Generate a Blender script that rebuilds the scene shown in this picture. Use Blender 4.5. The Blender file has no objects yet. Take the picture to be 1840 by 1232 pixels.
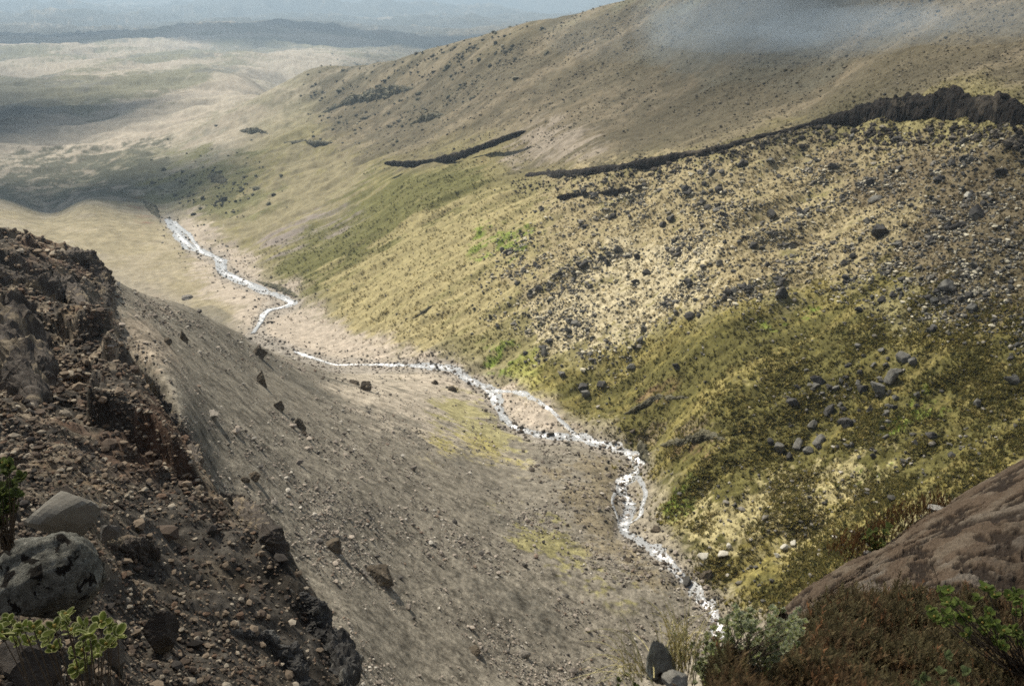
import bpy, math, random
import numpy as np
from math import radians, sin, cos
random.seed(5)
rng = np.random.default_rng(11)
S = bpy.context.scene
COL = S.collection

# ------------------------------------------------------------------ camera, light, exposure
F = 1840 * 32 / 36.0
TH = radians(21)
C_, S_ = cos(TH), sin(TH)
cam = bpy.data.cameras.new('camera'); cam_o = bpy.data.objects.new('camera', cam); COL.objects.link(cam_o)
cam.lens = 32; cam.sensor_width = 36; cam.clip_start = 0.05; cam.clip_end = 60000
cam.dof.use_dof = True; cam.dof.focus_distance = 6.5; cam.dof.aperture_fstop = 4.5
cam_o.location = (0, 0, 0); cam_o.rotation_euler = (radians(90) - TH, 0, 0)
S.camera = cam_o

SUN = np.array([-0.40, 0.44, 0.70]); SUN /= np.linalg.norm(SUN)
sun = bpy.data.lights.new('sun', 'SUN'); sun.energy = 5.0; sun.angle = radians(0.6); sun.color = (1, 0.91, 0.76)
sun_o = bpy.data.objects.new('sun', sun); COL.objects.link(sun_o)
import mathutils
sun_o.rotation_euler = mathutils.Vector(-SUN).to_track_quat('-Z', 'Y').to_euler()
W = bpy.data.worlds.new('World'); S.world = W; W.use_nodes = True
nt = W.node_tree; sky = nt.nodes.new('ShaderNodeTexSky'); sky.sky_type = 'NISHITA'; sky.sun_disc = False
sky.sun_elevation = math.asin(SUN[2]); sky.sun_rotation = math.atan2(SUN[0], SUN[1]); sky.dust_density = 2.0; sky.altitude = 1500
bg = nt.nodes['Background']; bg.inputs[1].default_value = 0.05; _mx = nt.nodes.new('ShaderNodeMix'); _mx.data_type = 'RGBA'; _mx.inputs[0].default_value = .5      # broken cloud whitens the sky
nt.links.new(sky.outputs[0], _mx.inputs[6]); _mx.inputs[7].default_value = (5.6, 5.4, 5.2, 1); nt.links.new(_mx.outputs[2], bg.inputs[0])
S.view_settings.view_transform = 'Standard'; S.view_settings.look = 'None'
S.view_settings.exposure = 1.0; S.view_settings.gamma = 1.0
S.cycles.use_denoising = False; S.cycles.volume_bounces = 0; S.cycles.max_bounces = 6; S.cycles.transparent_max_bounces = 48

# ------------------------------------------------------------------ helpers
def AE(px, py):
    u = (px - 920) / F; v = (616 - py) / F; d = C_ + v * S_
    return u / d, (-S_ + v * C_) / d
def to_px(A, E):
    v = (E * C_ + S_) / (C_ - E * S_)
    u = A * (C_ + v * S_)
    return 920 + u * F, 616 - v * F
_ang = (np.random.default_rng(77).random(65536) * 2 * math.pi).astype(np.float32)
_gc = np.cos(_ang) * np.float32(1.5); _gs = np.sin(_ang) * np.float32(1.5)
def noise(x, y, seed=0):
    x = np.asarray(x) + (seed * 37.77) % 251; y = np.asarray(y) + (seed * 91.31) % 241
    xi = np.floor(x); yi = np.floor(y); fx = (x - xi).astype(np.float32); fy = (y - yi).astype(np.float32)
    xi = xi.astype(np.int32) & 255; yi = yi.astype(np.int32) & 255; xj = (xi + 1) & 255; yj = ((yi + 1) & 255) << 8; yi = yi << 8
    ux = fx * fx * fx * (fx * (fx * 6 - 15) + 10); uy = fy * fy * fy * (fy * (fy * 6 - 15) + 10)
    gx = fx - 1; gy = fy - 1
    k = xi + yi; a = _gc[k] * fx + _gs[k] * fy
    k = xj + yi; b = _gc[k] * gx + _gs[k] * fy
    a += (b - a) * ux
    k = xi + yj; c = _gc[k] * fx + _gs[k] * gy
    k = xj + yj; d = _gc[k] * gx + _gs[k] * gy
    c += (d - c) * ux
    return a + (c - a) * uy
def fbm(x, y, seed=0, oct=4, gain=.5):
    s = 0; a = 1; t = 0
    for k in range(oct):
        s = s + a * noise(x * 2 ** k + 17.3 * k, y * 2 ** k - 9.1 * k, seed + k); t += a; a *= gain
    return s / t
def noise3(x, y, z, seed=0):
    zi = np.floor(z); f = (z - zi).astype(np.float32); u = f * f * (3 - 2 * f)
    a = noise(x + (zi * 57.13) % 97, y + (zi * 23.71) % 89, seed); zi = zi + 1
    b = noise(x + (zi * 57.13) % 97, y + (zi * 23.71) % 89, seed); return a + (b - a) * u
def fbm3(x, y, z, seed=0, oct=3):
    s = 0; a = 1; t = 0
    for k in range(oct): s = s + a * noise3(x * 2 ** k, y * 2 ** k, z * 2 ** k + k * .37, seed + k); t += a; a *= .5
    return s / t
def ss(x, a, b):
    t = np.clip((x - a) / (b - a), 0, 1); return t * t * (3 - 2 * t)
def tag(o, label=None, cat=None, group=None, kind=None):
    if label: o['label'] = label
    if cat: o['category'] = cat
    if group: o['group'] = group
    if kind: o['kind'] = kind
    return o
def mesh_obj(name, V, Fc, mats, parent=None, smooth=True, mi=None, cols=None):
    me = bpy.data.meshes.new(name)
    V = np.asarray(V, dtype=np.float32)
    if isinstance(Fc, np.ndarray):
        k = Fc.shape[1]; n = len(Fc)
        me.vertices.add(len(V)); me.vertices.foreach_set('co', V.ravel())
        me.loops.add(n * k); me.loops.foreach_set('vertex_index', Fc.astype(np.int32).ravel())
        me.polygons.add(n); me.polygons.foreach_set('loop_start', np.arange(0, n * k, k, dtype=np.int32))
        me.update(calc_edges=True)
    else:
        me.from_pydata([tuple(v) for v in V.tolist()], [], Fc); me.update()
    for m in (mats if isinstance(mats, (list, tuple)) else [mats]): me.materials.append(m)
    if mi is not None: me.polygons.foreach_set('material_index', np.asarray(mi, dtype=np.int32))
    me.polygons.foreach_set('use_smooth', np.full(len(me.polygons), bool(smooth)))
    if cols is not None:
        a = me.color_attributes.new('Col', 'FLOAT_COLOR', 'POINT')
        c = np.ones((len(V), 4), dtype=np.float32); c[:, :3] = cols; a.data.foreach_set('color', c.ravel())
    o = bpy.data.objects.new(name, me); COL.objects.link(o)
    if parent is not None: o.parent = parent
    return o
def empty(name, loc=(0, 0, 0)):
    o = bpy.data.objects.new(name, None); COL.objects.link(o); o.location = loc; return o

# ------------------------------------------------------------------ terrain control points
ctrl = []                                  # (A, lnY, E)
def cp(px, py, Y):
    A, E = AE(px, py); ctrl.append((A, math.log(Y), E))
def cz(px, Y, z):
    A, _ = AE(px, 700); ctrl.append((A, math.log(Y), z / Y))
FAR = [(100, 2300), (60, 4500), (25, 8500)]
cols = {
 0: [(1232,6),(1050,9),(850,16),(760,22),(620,36),(540,48),(450,66),('z',110,-52),('z',150,-72),('z',200,-85),('z',300,-89),(405,362),(380,392),(352,430),('z',480,-112),(335,560),(300,620),(250,760),(200,950),(165,1100),('z',1250,-128),(130,1700)]+FAR+[(-4,12000)],
 150: [(1232,8),(1000,11.5),(850,18),(700,33),(600,48),(520,64),('z',120,-56),('z',150,-72),('z',200,-86),('z',300,-90),(440,345),(400,388),(355,430),('z',480,-113),(335,570),(300,640),(250,780),(200,950),(165,1100),('z',1250,-126),(130,1700)]+FAR+[(-6,12000)],
 300: [(1232,10),(1050,14),(900,20),(790,29),(640,66),(580,82),('z',140,-63),('z',170,-76),('z',220,-86),(500,300),(460,330),(430,360),(410,400),(385,440),(350,500),(320,560),(280,640),(230,800),(180,1000),(140,1500)]+FAR+[(-3,12000)],
 450: [(1232,11.5),(1100,14),(1000,17),(850,60),(760,70),(680,86),(630,100),('z',150,-66),('z',190,-79),(590,225),(545,252),(500,290),(470,318),(430,350),(400,375),(350,425),(300,510),(250,640),(200,850),(150,1300)]+FAR+[(0,12000)],
 600: [(1232,14),(1080,51),(1000,58),(900,67),(800,84),(700,115),(660,165),(610,212),(575,224),(540,240),(500,260),(450,290),(400,330),(350,378),(300,430),(250,500),(200,590),(165,700),(140,1500)]+FAR+[(14,12000)],
 750: [('z',3,-3.8),('z',6,-7.5),('z',12,-13.5),('z',25,-26),(1232,49),(1100,59),(1000,69),(900,82),(800,102),(700,140),(630,180),(600,189),(550,205),(500,225),(450,248),(400,275),(350,305),(300,345),(250,420),(200,480),(150,540),(96,600),('z',760,-110),('z',1500,-130),(60,4500),(25,8500),(18,12000)],
 900: [('z',3,-3.8),('z',6,-7.8),('z',12,-14),('z',25,-28),('z',42,-42),(1232,56),(1100,67),(1000,79),(900,96),(800,121),(750,137),(680,157),(620,169),(550,186),(500,202),(450,221),(400,244),(350,271),(250,345),(200,385),(150,430),(100,480),(53,540),('z',680,-110),('z',1500,-130),('z',4500,-160),('z',8500,-160),(20,12000)],
 1050: [('z',3,-3.7),('z',6,-7.8),('z',12,-14.5),('z',25,-29),('z',45,-45),(1232,62),(1100,74),(1000,86),(900,101),(830,115),(740,135),(700,141),(650,149),(600,158),(550,169),(500,182),(450,197),(400,215),(250,290),(200,330),(150,370),(100,410),(50,450),(14,485),('z',620,-90),('z',1500,-130),('z',8500,-160),(20,12000)],
 1150: [('z',1.6,-1.9),('z',3,-3.6),('z',6,-7.8),('z',12,-15),('z',25,-30),('z',48,-49),(1232,66),(1100,76),(1000,87),(900,105),(780,123),(700,134),(650,142),(600,151),(500,173),(400,202),(350,222),(250,268),(200,305),(150,340),(100,375),(50,410),(0,440),('z',520,12),('z',700,20),('z',2000,-60)],
 1300: [(1232,2.2),(1185,2.75),('z',3.4,-4.4),('z',5,-7.2),('z',20,-27),('z',42,-48),(1160,72),(1060,81),(1000,85),(900,93),(800,103.5),(700,116),(600,131),(500,150),(400,176),(330,200),(250,226),(200,260),(150,293),(100,323),(50,350),(0,373),('z',450,16),('z',700,60),('z',2000,0)],
 1450: [(1232,2.7),(1170,3.4),(1125,4.1),('z',5.2,-4.6),('z',8,-10),('z',25,-30),('z',45,-46),(1090,73),(1000,80.5),(900,89),(800,99),(700,111),(600,125.5),(500,143.7),(400,166),(300,195),(200,230),(150,260),(100,288),(50,313),(0,334),('z',420,20),('z',700,90),('z',2000,60)],
 1600: [(1232,2.9),(1120,4.0),('z',5.3,-4.3),('z',6.4,-5.2),('z',10,-11.5),('z',30,-33),('z',50,-46),(950,79),(900,83),(800,92),(700,102),(600,114.7),(500,129.7),(400,148),(300,171),(150,210),(100,236),(50,258),(0,278),('z',360,22),('z',700,110),('z',2000,100)],
 1750: [(1232,3),(1120,4.1),('z',5.3,-4.2),('z',7,-5.2),('z',12,-13),('z',30,-31),('z',50,-41),(880,79),(800,85.6),(700,94.7),(600,105.6),(500,118),(400,134),(300,152.7),(150,182),(100,205),(50,225),(0,243),('z',320,22),('z',700,120),('z',2000,120)],
 1900: [(1232,3),(1120,4.1),('z',5.3,-4.2),('z',7.4,-5.2),('z',14,-14),('z',30,-28),('z',50,-36),(800,80),(700,88),(600,97.7),(500,108.8),(400,122),(300,138),(150,165),(100,185),(50,203),(0,220),('z',300,22),('z',700,130),('z',2000,140)],
}
cols[-260] = cols[0]; cols[2200] = cols[1900]
_ks = sorted(cols)
for a_, b_ in zip(_ks[:-1], _ks[1:]):
    da = {t[0]: t[1] for t in cols[a_] if t[0] != 'z'}; db = {t[0]: t[1] for t in cols[b_] if t[0] != 'z'}
    for py in da:
        if py in db and max(da[py], db[py]) / min(da[py], db[py]) < 1.55:
            for t in (.25, .5, .75): cp(a_ + (b_ - a_) * t, py, da[py] ** (1 - t) * db[py] ** t)
for px, L in cols.items():
    for t in L:
        if t[0] == 'z': cz(px, t[1], t[2])
        else: cp(px, t[0], t[1])
def cline(pts, step=45):
    out = []
    for (a, b) in zip(pts[:-1], pts[1:]):
        n = max(1, int(math.hypot(b[0] - a[0], b[1] - a[1]) / step))
        for k in range(n):
            t = k / n; out.append(tuple(a[i] + (b[i] - a[i]) * t if i < 2 else math.exp(math.log(a[i]) * (1 - t) + math.log(b[i]) * t) for i in range(3)))
    out.append(pts[-1]); return out
STREAM = [(300,395,423),(335,440,352),(400,468,323),(400,490,300),(470,520,272),(530,545,251),(480,560,240),(455,600,222),(530,632,199),(600,656,184),(700,656,177),(800,660,167),(880,702,154),(912,760,136),(960,782,128.5),(1040,787,126),(1130,815,119),(1152,835,116.5),(1112,872,110),(1130,910,104.5),(1118,955,98),(1175,990,90.5),(1235,1045,83.5),(1280,1100,78),(1292,1150,73)]
SCARP_B = [(940,327,292),(1050,322,247),(1150,305,232),(1300,278,212),(1450,240,212),(1540,242,199),(1600,240,189),(1680,236,176),(1750,243,166),(1840,262,150),(1900,266,143)]
SCARP_T = [(940,312,298),(1050,306,252),(1150,290,236),(1300,262,216),(1450,222,217),(1540,190,204),(1600,172,195),(1680,158,182),(1750,166,171),(1840,186,156),(1900,196,149)]
RIB = [(225,640,44),(300,755,33),(360,860,26),(450,950,20.5),(520,1015,18.6),(600,1150,16.6),(650,1265,15)]
RIB_BACK = [(255,640,63),(330,755,54),(392,860,57),(478,945,55),(550,1012,54),(632,1150,46),(682,1265,41)]
SIL = [(0,415,75),(170,462,80),(200,500,84),(340,542,97),(450,600,115),(515,636,145)]
EDGE = [(1425,1110,4.3),(1520,1082,4.4),(1640,1048,4.6),(1700,1062,4.5),(1840,1085,4.4)]
for L in (STREAM, SCARP_B, SCARP_T, RIB, RIB_BACK, SIL, EDGE):
    for p in cline(L): cp(*p)
SKYL = [(560,178,760),(620,150,690),(690,122,640),(750,98,600),(830,72,570),(900,53,540),(1050,14,485),(1100,0,465),(1150,-18,450)]
for p in cline(SKYL, 25):
    cp(*p)
    A_, E_ = AE(p[0], p[1]); ctrl.append((A_, math.log(p[2] * 1.1), E_ - .02)); ctrl.append((A_, math.log(p[2] * 1.3), E_ - .07))
for p in cline(RIB): cz(p[0], p[2] * 1.22, AE(p[0], p[1])[1] * p[2] - p[2] * .45)
for z0, Y0 in ((-1.7,.8),(-1.6,.35)):
    for x in (-1.2, -.5, 0, .5, 1.2): ctrl.append((x, math.log(Y0), z0 / Y0))
for px, y, z in ((-260,3,-3.6),(0,3,-3.6),(150,4,-5),(300,5,-6.2),(450,6,-7.6),(600,7,-9),(0,1.5,-2.2),(300,1.5,-2.2),(300,2.5,-3.4),(600,2.5,-3.4),(600,1.5,-2.2),(900,1.5,-2.1),(1450,1.5,-1.75),(1750,1.5,-1.7),(1300,1.5,-1.8)): cz(px, y, z)
ctrl = np.array(ctrl)
key = np.round(ctrl[:, :2] / [.004, .004]); _, ui = np.unique(key, axis=0, return_index=True); ctrl = ctrl[ui]
SX = 4.0
pts = np.c_[ctrl[:, 0] * SX, ctrl[:, 1]]
D = np.sqrt(((pts[:, None] - pts[None]) ** 2).sum(-1))
n = len(pts); Pm = np.c_[np.ones(n), pts]
M = np.zeros((n + 3, n + 3)); M[:n, :n] = D - 4e-3 * np.eye(n); M[:n, n:] = Pm; M[n:, :n] = Pm.T
sol = np.linalg.solve(M, np.r_[ctrl[:, 2], 0, 0, 0])
gA = np.linspace(-1.35, 1.35, 460); gL = np.linspace(math.log(.35), math.log(16000), 640)
GA, GL = np.meshgrid(gA, gL, indexing='ij')
q = np.c_[GA.ravel() * SX, GL.ravel()]; ge = np.empty(len(q))
for i in range(0, len(q), 20000):
    d = np.sqrt(((q[i:i + 20000, None] - pts[None]) ** 2).sum(-1)); ge[i:i + 20000] = d @ sol[:n] + sol[n] + q[i:i + 20000] @ sol[n + 1:]
GE = ge.reshape(GA.shape)
for _ in range(10):
    GE[1:-1, 1:-1] = (GE[1:-1, 1:-1] * 4 + GE[:-2, 1:-1] + GE[2:, 1:-1] + GE[1:-1, :-2] + GE[1:-1, 2:]) / 8
def bil(G, ax, ay, x, y):
    fx = np.clip(np.interp(x, ax, np.arange(len(ax))), 0, len(ax) - 1.001); fy = np.clip(np.interp(y, ay, np.arange(len(ay))), 0, len(ay) - 1.001)
    i = fx.astype(int); j = fy.astype(int); a = fx - i; b = fy - j
    return (G[i, j] * (1 - a) + G[i + 1, j] * a) * (1 - b) + (G[i, j + 1] * (1 - a) + G[i + 1, j + 1] * a) * b

# mesh grid
NA = 1060
aY = np.unique(np.r_[np.geomspace(.35, 2.5, 50), np.geomspace(2.5, 12, 170), np.geomspace(12, 36, 300), np.geomspace(36, 330, 800), np.geomspace(330, 1400, 330), np.geomspace(1400, 16000, 220)])
aA = np.unique(np.r_[np.linspace(-1.35, -.72, 60), np.linspace(-.72, .76, NA), np.linspace(.76, 1.35, 60)])
AA, YY = np.meshgrid(aA, aY, indexing='ij')
EE = bil(GE, gA, gL, AA, np.log(YY))
X = AA * YY
PX, PY = to_px(AA, EE)
# ------------------------------------------------------------------ zones: soft polygons, broken up by noise when sampled
GX = np.arange(-800, 2700, 10.0); GY = np.arange(-300, 1900, 10.0)
MX, MY = np.meshgrid(GX, GY, indexing='ij')
def poly_mask(P, blur=2):
    blur = int(blur * 5 + 3)
    ins = np.zeros(MX.shape, bool); n = len(P)
    for i in range(n):
        x0, y0 = P[i]; x1, y1 = P[(i + 1) % n]
        if y0 == y1: continue
        c = ((y0 > MY) != (y1 > MY)) & (MX < (x1 - x0) * (MY - y0) / (y1 - y0) + x0); ins ^= c
    m = ins.astype(float)
    for _ in range(blur):
        m[1:-1, :] = (m[:-2, :] + m[1:-1, :] * 2 + m[2:, :]) / 4; m[:, 1:-1] = (m[:, :-2] + m[:, 1:-1] * 2 + m[:, 2:]) / 4
    return m
def band_mask(pts, w, blur=2):
    m = np.zeros(MX.shape)
    for (x0, y0), (x1, y1) in zip(pts[:-1], pts[1:]):
        L2 = (x1 - x0) ** 2 + (y1 - y0) ** 2
        t = np.clip(((MX - x0) * (x1 - x0) + (MY - y0) * (y1 - y0)) / L2, 0, 1)
        d = np.hypot(MX - x0 - t * (x1 - x0), MY - y0 - t * (y1 - y0)); m = np.maximum(m, np.clip(1.5 - d / w, 0, 1))
    return m
def samp(m, px, py): return bil(m, GX, GY, px, py)
FARP = [(-800,-300),(560,-300),(1110,-300),(1110,-5),(900,53),(750,97),(620,152),(540,200),(520,260),(440,330),(380,400),(330,420),(290,390),(240,352),(0,352),(-800,352)]
RIGHT = [(300,380),(420,470),(480,510),(560,560),(640,610),(760,645),(880,690),(1000,740),(1130,800),(1170,850),(1190,950),(1270,1040),(1340,1110),(1440,1110),(1900,820),(2700,820),(2700,-300),(1110,-300),(1110,0),(900,55),(700,120),(560,200),(450,260),(330,330)]
PLAT = [(700,290),(940,235),(900,300),(940,318),(1150,292),(1450,230),(1560,178),(1690,150),(2700,200),(2700,-300),(1110,-300),(1110,0),(900,55),(700,120),(600,170),(560,240),(620,270)]
NEARL = [(-800,400),(0,412),(170,460),(200,520),(220,640),(300,755),(360,860),(450,950),(520,1012),(600,1150),(650,1265),(700,1900),(-800,1900)]
HEATH = [(1150,1900),(1150,1230),(1210,1130),(1430,1105),(1500,1055),(1600,985),(1700,930),(1840,850),(2700,700),(2700,1900)]
SCREE = [(170,462),(340,542),(450,600),(530,640),(650,670),(860,730),(930,790),(1100,830),(1120,900),(1100,950),(1170,1010),(1240,1080),(1300,1160),(1150,1230),(1150,1900),(700,1900),(650,1265),(600,1150),(520,1012),(450,950),(360,860),(300,755),(220,640),(190,520)]
mFAR = poly_mask(FARP, 3); mRIGHT = poly_mask(RIGHT, 2); mPLAT = poly_mask(PLAT, 2); mNEARL = poly_mask(NEARL, -.4); mHEATH = poly_mask(HEATH, -.4); mSCREE = poly_mask(SCREE, 2)
STR_PX = [(p[0], p[1]) for p in STREAM]
mSTR = band_mask(STR_PX, 14)

# ------------------------------------------------------------------ relief
lx = X * .96 + YY * .28; ly = YY * .96 - X * .28      # lx runs up the right-hand slope
far = samp(mFAR, PX, PY) * (YY > 300); rgt = samp(mRIGHT, PX, PY) * (YY > 55); plat = samp(mPLAT, PX, PY) * (YY > 150)
nel = samp(mNEARL, PX, PY) * (YY < 85); hea = samp(mHEATH, PX, PY) * (YY < 9); scr = samp(mSCREE, PX, PY) * (YY > 28) * (YY < 260)
nst = 1 - samp(mSTR, PX, PY) * (YY > 60)
Z = EE * YY; ZB = Z.copy()
lod = lambda wl: ss(wl / (YY * .0022), 1.0, 3.0)      # fade relief finer than the mesh
slope_only = np.clip(rgt - plat, 0, 1)
def ridged(x, y, seed, oct=3): return 1 - np.abs(fbm(x, y, seed, oct)) * 2
dz = slope_only * (2.4 * fbm(lx / 55, ly / 12, 3, 3) + .95 * fbm3(lx / 12, ly / 5, ZB / 8, 4, 3) + .40 * fbm3(X / 1.9, YY / 1.7, ZB / 1.7, 5, 3) * lod(1.3) + .24 * np.maximum(noise3(X / .7, YY / .7, ZB / .7, 6), 0) * lod(.6))
dz += slope_only * 2.2 * np.abs(fbm(lx / 70, ly / 20, 8, 2)) * nst
dz += plat * (2.0 * fbm(lx / 90, ly / 24, 12, 2) + .5 * fbm3(X / 7, YY / 7, ZB / 7, 13, 3) + .2 * noise3(X / 1.6, YY / 1.6, ZB / 1.6, 14))
dz += scr * (.7 * fbm(X / 22, YY / 30, 20, 3) + .11 * fbm3(X / 2.6, YY / 2.6, ZB / 2.6, 21, 3) + .10 * np.abs(noise3(X / .5, YY / .5, ZB / .5, 22)) * lod(.5))
nn = nel * ss(YY, 3, 9)
dz += nn * (.9 * fbm(X / 4.2, YY / 5.5, 30, 3) * ss(YY, 6, 16) + .42 * ridged(X / 2.1, YY / 2.6, 31) + .26 * fbm3(X / .8, YY / .8, ZB / .8, 32, 3) * lod(.5) + .07 * np.abs(noise3(X / .2, YY / .2, ZB / .2, 33)) * lod(.2))
dz += hea * .05 * fbm(X / .3, YY / .3, 40, 3)
rest = np.clip(1 - far - rgt - scr - nel - hea, 0, 1) * (YY > 50)
dz += rest * (.8 * fbm(X / 25, YY / 25, 50, 3) + .12 * fbm(X / 3, YY / 3, 51, 3))
# terraces and dunes of the far plain, low hills beyond
fa = ss(YY, 420, 800) * (PY < 500)
dz += fa * far * (YY * .010 * ridged(X / 420 + .6 * fbm(X / 900, YY / 1300, 61), YY / 520, 60, 4) + 9 * ridged((X + .6 * YY) / 170, (YY - .3 * X) / 110, 62, 4) + 4 * fbm(X / 60, YY / 60, 68, 3))
dz += ss(YY, 2500, 6000) * (YY * .012) * fbm(X / 3300, YY / 1900, 66, 5)
dz += ss(YY, 1500, 2400) * (1 - ss(YY, 7000, 11000)) * YY * .016 * fbm(X / 900, YY / 700, 67, 4)
_r = np.random.default_rng(19)
for _i in range(18):
    _y = math.exp(_r.uniform(math.log(650), math.log(2000))); _x = _r.uniform(-.68, .05) * _y; dz += fa * _y * _r.uniform(.004, .012) * np.exp(-((X - _x) / (_y * _r.uniform(.05, .13))) ** 2 - ((YY - _y) / (_y * .07)) ** 2)
mid = rgt * ss(YY, 330, 480) * (1 - plat)
dz += mid * (5 * fbm(X / 60, YY / 60, 63, 4) + 1.6 * ss(fbm(X / 30, YY / 30, 64, 4), 0, .2))
dz *= .25 + .75 * nst
dz -= (1 - nst) * .35 * (YY > 60)
# stepped faces of the near left outcrops
st = nn * ss(YY, 12, 24)
band = fbm(X / 7, YY / 9, 35, 3)
dz += st * 1.1 * (ss(band, .02, .10) - .5)
Z = Z + dz
EE2 = Z / YY

# ------------------------------------------------------------------ ground colours (albedo, with some shade put in)
def col(*c): return np.array(c)
C = np.zeros(X.shape + (3,)); C[:] = col(.19, .17, .135)
wx = 38 * fbm(AA * 14, np.log(YY) * 6, 70, 5); wy = 30 * fbm(AA * 14 + 50, np.log(YY) * 6, 71, 5)
def paint(mask, c, k=1.0, brk=None, lim=None):
    m = samp(mask, PX + wx, PY + wy) if mask is not None else np.ones(X.shape)
    if lim is not None: m = m * lim
    if brk is not None: m = ss(m + brk + jit, .28, .72) * ss(m, .02, .3)
    C[:] = C * (1 - (m * k)[..., None]) + np.asarray(c) * (m * k)[..., None]
P = poly_mask
n_big = fbm(X / 26, YY / 26, 80, 4); n_med = fbm3(X / 6, YY / 6, ZB / 6, 81, 4) * 1.15; n_str = fbm(lx / 40, ly / 5, 82, 4); n_fin = fbm3(X / 1.5, YY / 1.5, ZB / 1.5, 83, 3); n_far = fbm(X / 260, YY / 420, 84, 5); n_vf = fbm(X / 1300, YY / 2200, 85, 4)
vis = (YY > 40)
jit = ss(YY, 300, 600) * (.55 * fbm(X / 55, YY / 55, 98, 3) + .45 * fbm(X / 17, YY / 17, 99, 3)) + .30 * n_fin + .35 * noise3(X / .6, YY / .6, ZB / .6, 95) * lod(.6) + (.3 * noise(X / 9, YY / 12, 96) if True else 0)
# far land
lf = (YY > 420).astype(float)
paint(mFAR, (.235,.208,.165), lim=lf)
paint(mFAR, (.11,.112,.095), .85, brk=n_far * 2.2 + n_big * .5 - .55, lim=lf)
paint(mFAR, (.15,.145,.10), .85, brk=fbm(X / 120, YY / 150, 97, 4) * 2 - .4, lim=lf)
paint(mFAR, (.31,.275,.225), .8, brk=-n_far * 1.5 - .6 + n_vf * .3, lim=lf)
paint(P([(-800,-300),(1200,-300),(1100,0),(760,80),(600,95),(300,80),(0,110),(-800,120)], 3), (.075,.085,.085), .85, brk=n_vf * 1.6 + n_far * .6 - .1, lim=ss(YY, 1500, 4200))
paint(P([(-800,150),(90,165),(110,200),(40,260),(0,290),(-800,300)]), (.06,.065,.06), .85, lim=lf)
paint(P([(-800,300),(0,315),(150,300),(300,285),(330,310),(280,350),(240,352),(-800,352)]), (.065,.068,.05), .9, brk=n_med * .6 + .1, lim=lf)  # dark forest tone, with the shadow band behind the spur put in
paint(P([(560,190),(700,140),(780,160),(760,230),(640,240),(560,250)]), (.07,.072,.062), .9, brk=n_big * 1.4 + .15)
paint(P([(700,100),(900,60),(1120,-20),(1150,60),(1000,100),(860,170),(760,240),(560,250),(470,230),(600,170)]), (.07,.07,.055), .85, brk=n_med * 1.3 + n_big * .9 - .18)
paint(P([(440,200),(620,150),(540,260),(470,250)]), (.2,.18,.13), .5, brk=n_big)
# right-hand slope
sl = rgt * vis
paint(mRIGHT, (.165,.148,.072), lim=sl)
paint(P([(300,380),(440,330),(560,250),(700,290),(640,420),(520,470),(440,470)]), (.17,.15,.095), .9, brk=n_med * .8)
paint(P([(250,350),(330,300),(470,300),(520,350),(430,400),(330,390)]), (.105,.105,.05), .8, brk=n_big * 1.5 - .12)
paint(P([(520,440),(700,310),(880,290),(820,420),(640,520),(560,550),(480,500)]), (.085,.085,.032), .85, brk=n_str * 1.2, lim=sl)
paint(P([(560,520),(800,380),(1000,350),(960,520),(760,640),(620,600)]), (.25,.215,.115), .8, brk=n_str * 1.5, lim=sl)
paint(mPLAT, (.092,.078,.052), 1)
paint(mPLAT, (.165,.14,.10), .5, brk=fbm(lx / 80, ly / 22, 101, 2) * 1.3 + n_med * .5 - .2)
paint(mPLAT, (.062,.056,.038), .65, brk=fbm(lx / 90, ly / 26, 86, 2) * 1.5 + n_med * .7 - .2)
paint(P([(700,100),(1300,-20),(2000,-200),(1300,-300),(1110,0)]), (.13,.13,.09), .5, brk=n_big)
paint(P([(1150,0),(1500,60),(1640,20),(1500,120),(1250,160),(1150,90)], 3), (.10,.10,.08), .4, brk=n_big)
paint(P([(900,290),(990,225),(1090,240),(1060,280),(940,305)]), (.22,.19,.155), .75, brk=n_str * .9 + n_med * .5)
paint(P([(960,330),(1150,300),(1450,250),(1760,260),(1900,420),(1700,500),(1350,540),(1150,600),(960,640),(930,500),(1000,420)]), (.225,.19,.115), .9, brk=n_med * .9 + n_fin * .5 - .04, lim=sl)
paint(P([(940,560),(1100,440),(1300,440),(1260,560),(1100,640),(980,640)]), (.36,.32,.22), .7, brk=n_med * .8 + n_fin * 1.0 - .05, lim=sl)
paint(P([(1500,280),(1840,260),(2700,260),(2700,820),(1840,820),(1640,700),(1700,560),(1600,480),(1640,400),(1480,330)]), (.105,.085,.055), .8, brk=n_big * .8, lim=sl)  # brown ground; shade of the right edge is partly in this colour
GREEN = [(960,640),(1090,660),(1180,600),(1330,550),(1500,520),(1620,470),(1640,520),(1560,600),(1700,620),(1900,560),(2700,560),(2700,820),(1880,830),(1600,985),(1440,1105),(1330,1100),(1200,940),(1160,840),(1130,800),(1000,740)]
paint(P(GREEN), (.115,.10,.032), .95, brk=n_med * .7 + .05, lim=sl)
paint(P(GREEN), (.20,.17,.07), .7, brk=n_med * 1.0 + n_fin * .8 - .10, lim=sl)
paint(P(GREEN), (.06,.058,.02), .8, brk=-n_str * 1.1 + n_fin * .8 - .24, lim=sl)
paint(P([(1230,900),(1400,860),(1550,810),(1640,800),(1560,880),(1500,930),(1420,1000),(1290,1000),(1200,950)]), (.29,.255,.14), .8, brk=n_med * .9 + n_fin * .8 + .02, lim=sl)
for q in ([(1160,890),(1250,860),(1250,900),(1180,920)], [(1590,770),(1690,700),(1720,720),(1620,790)], [(1380,570),(1480,540),(1470,575),(1390,595)], [(1520,830),(1600,800),(1600,840),(1540,850)], [(850,430),(960,430),(950,470),(860,470)], [(820,630),(950,640),(970,690),(900,690)]):
    paint(P(q, 1), (.125,.17,.032), .85, brk=n_med * 1.2 + n_fin * .5 - .05, lim=sl)
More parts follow.
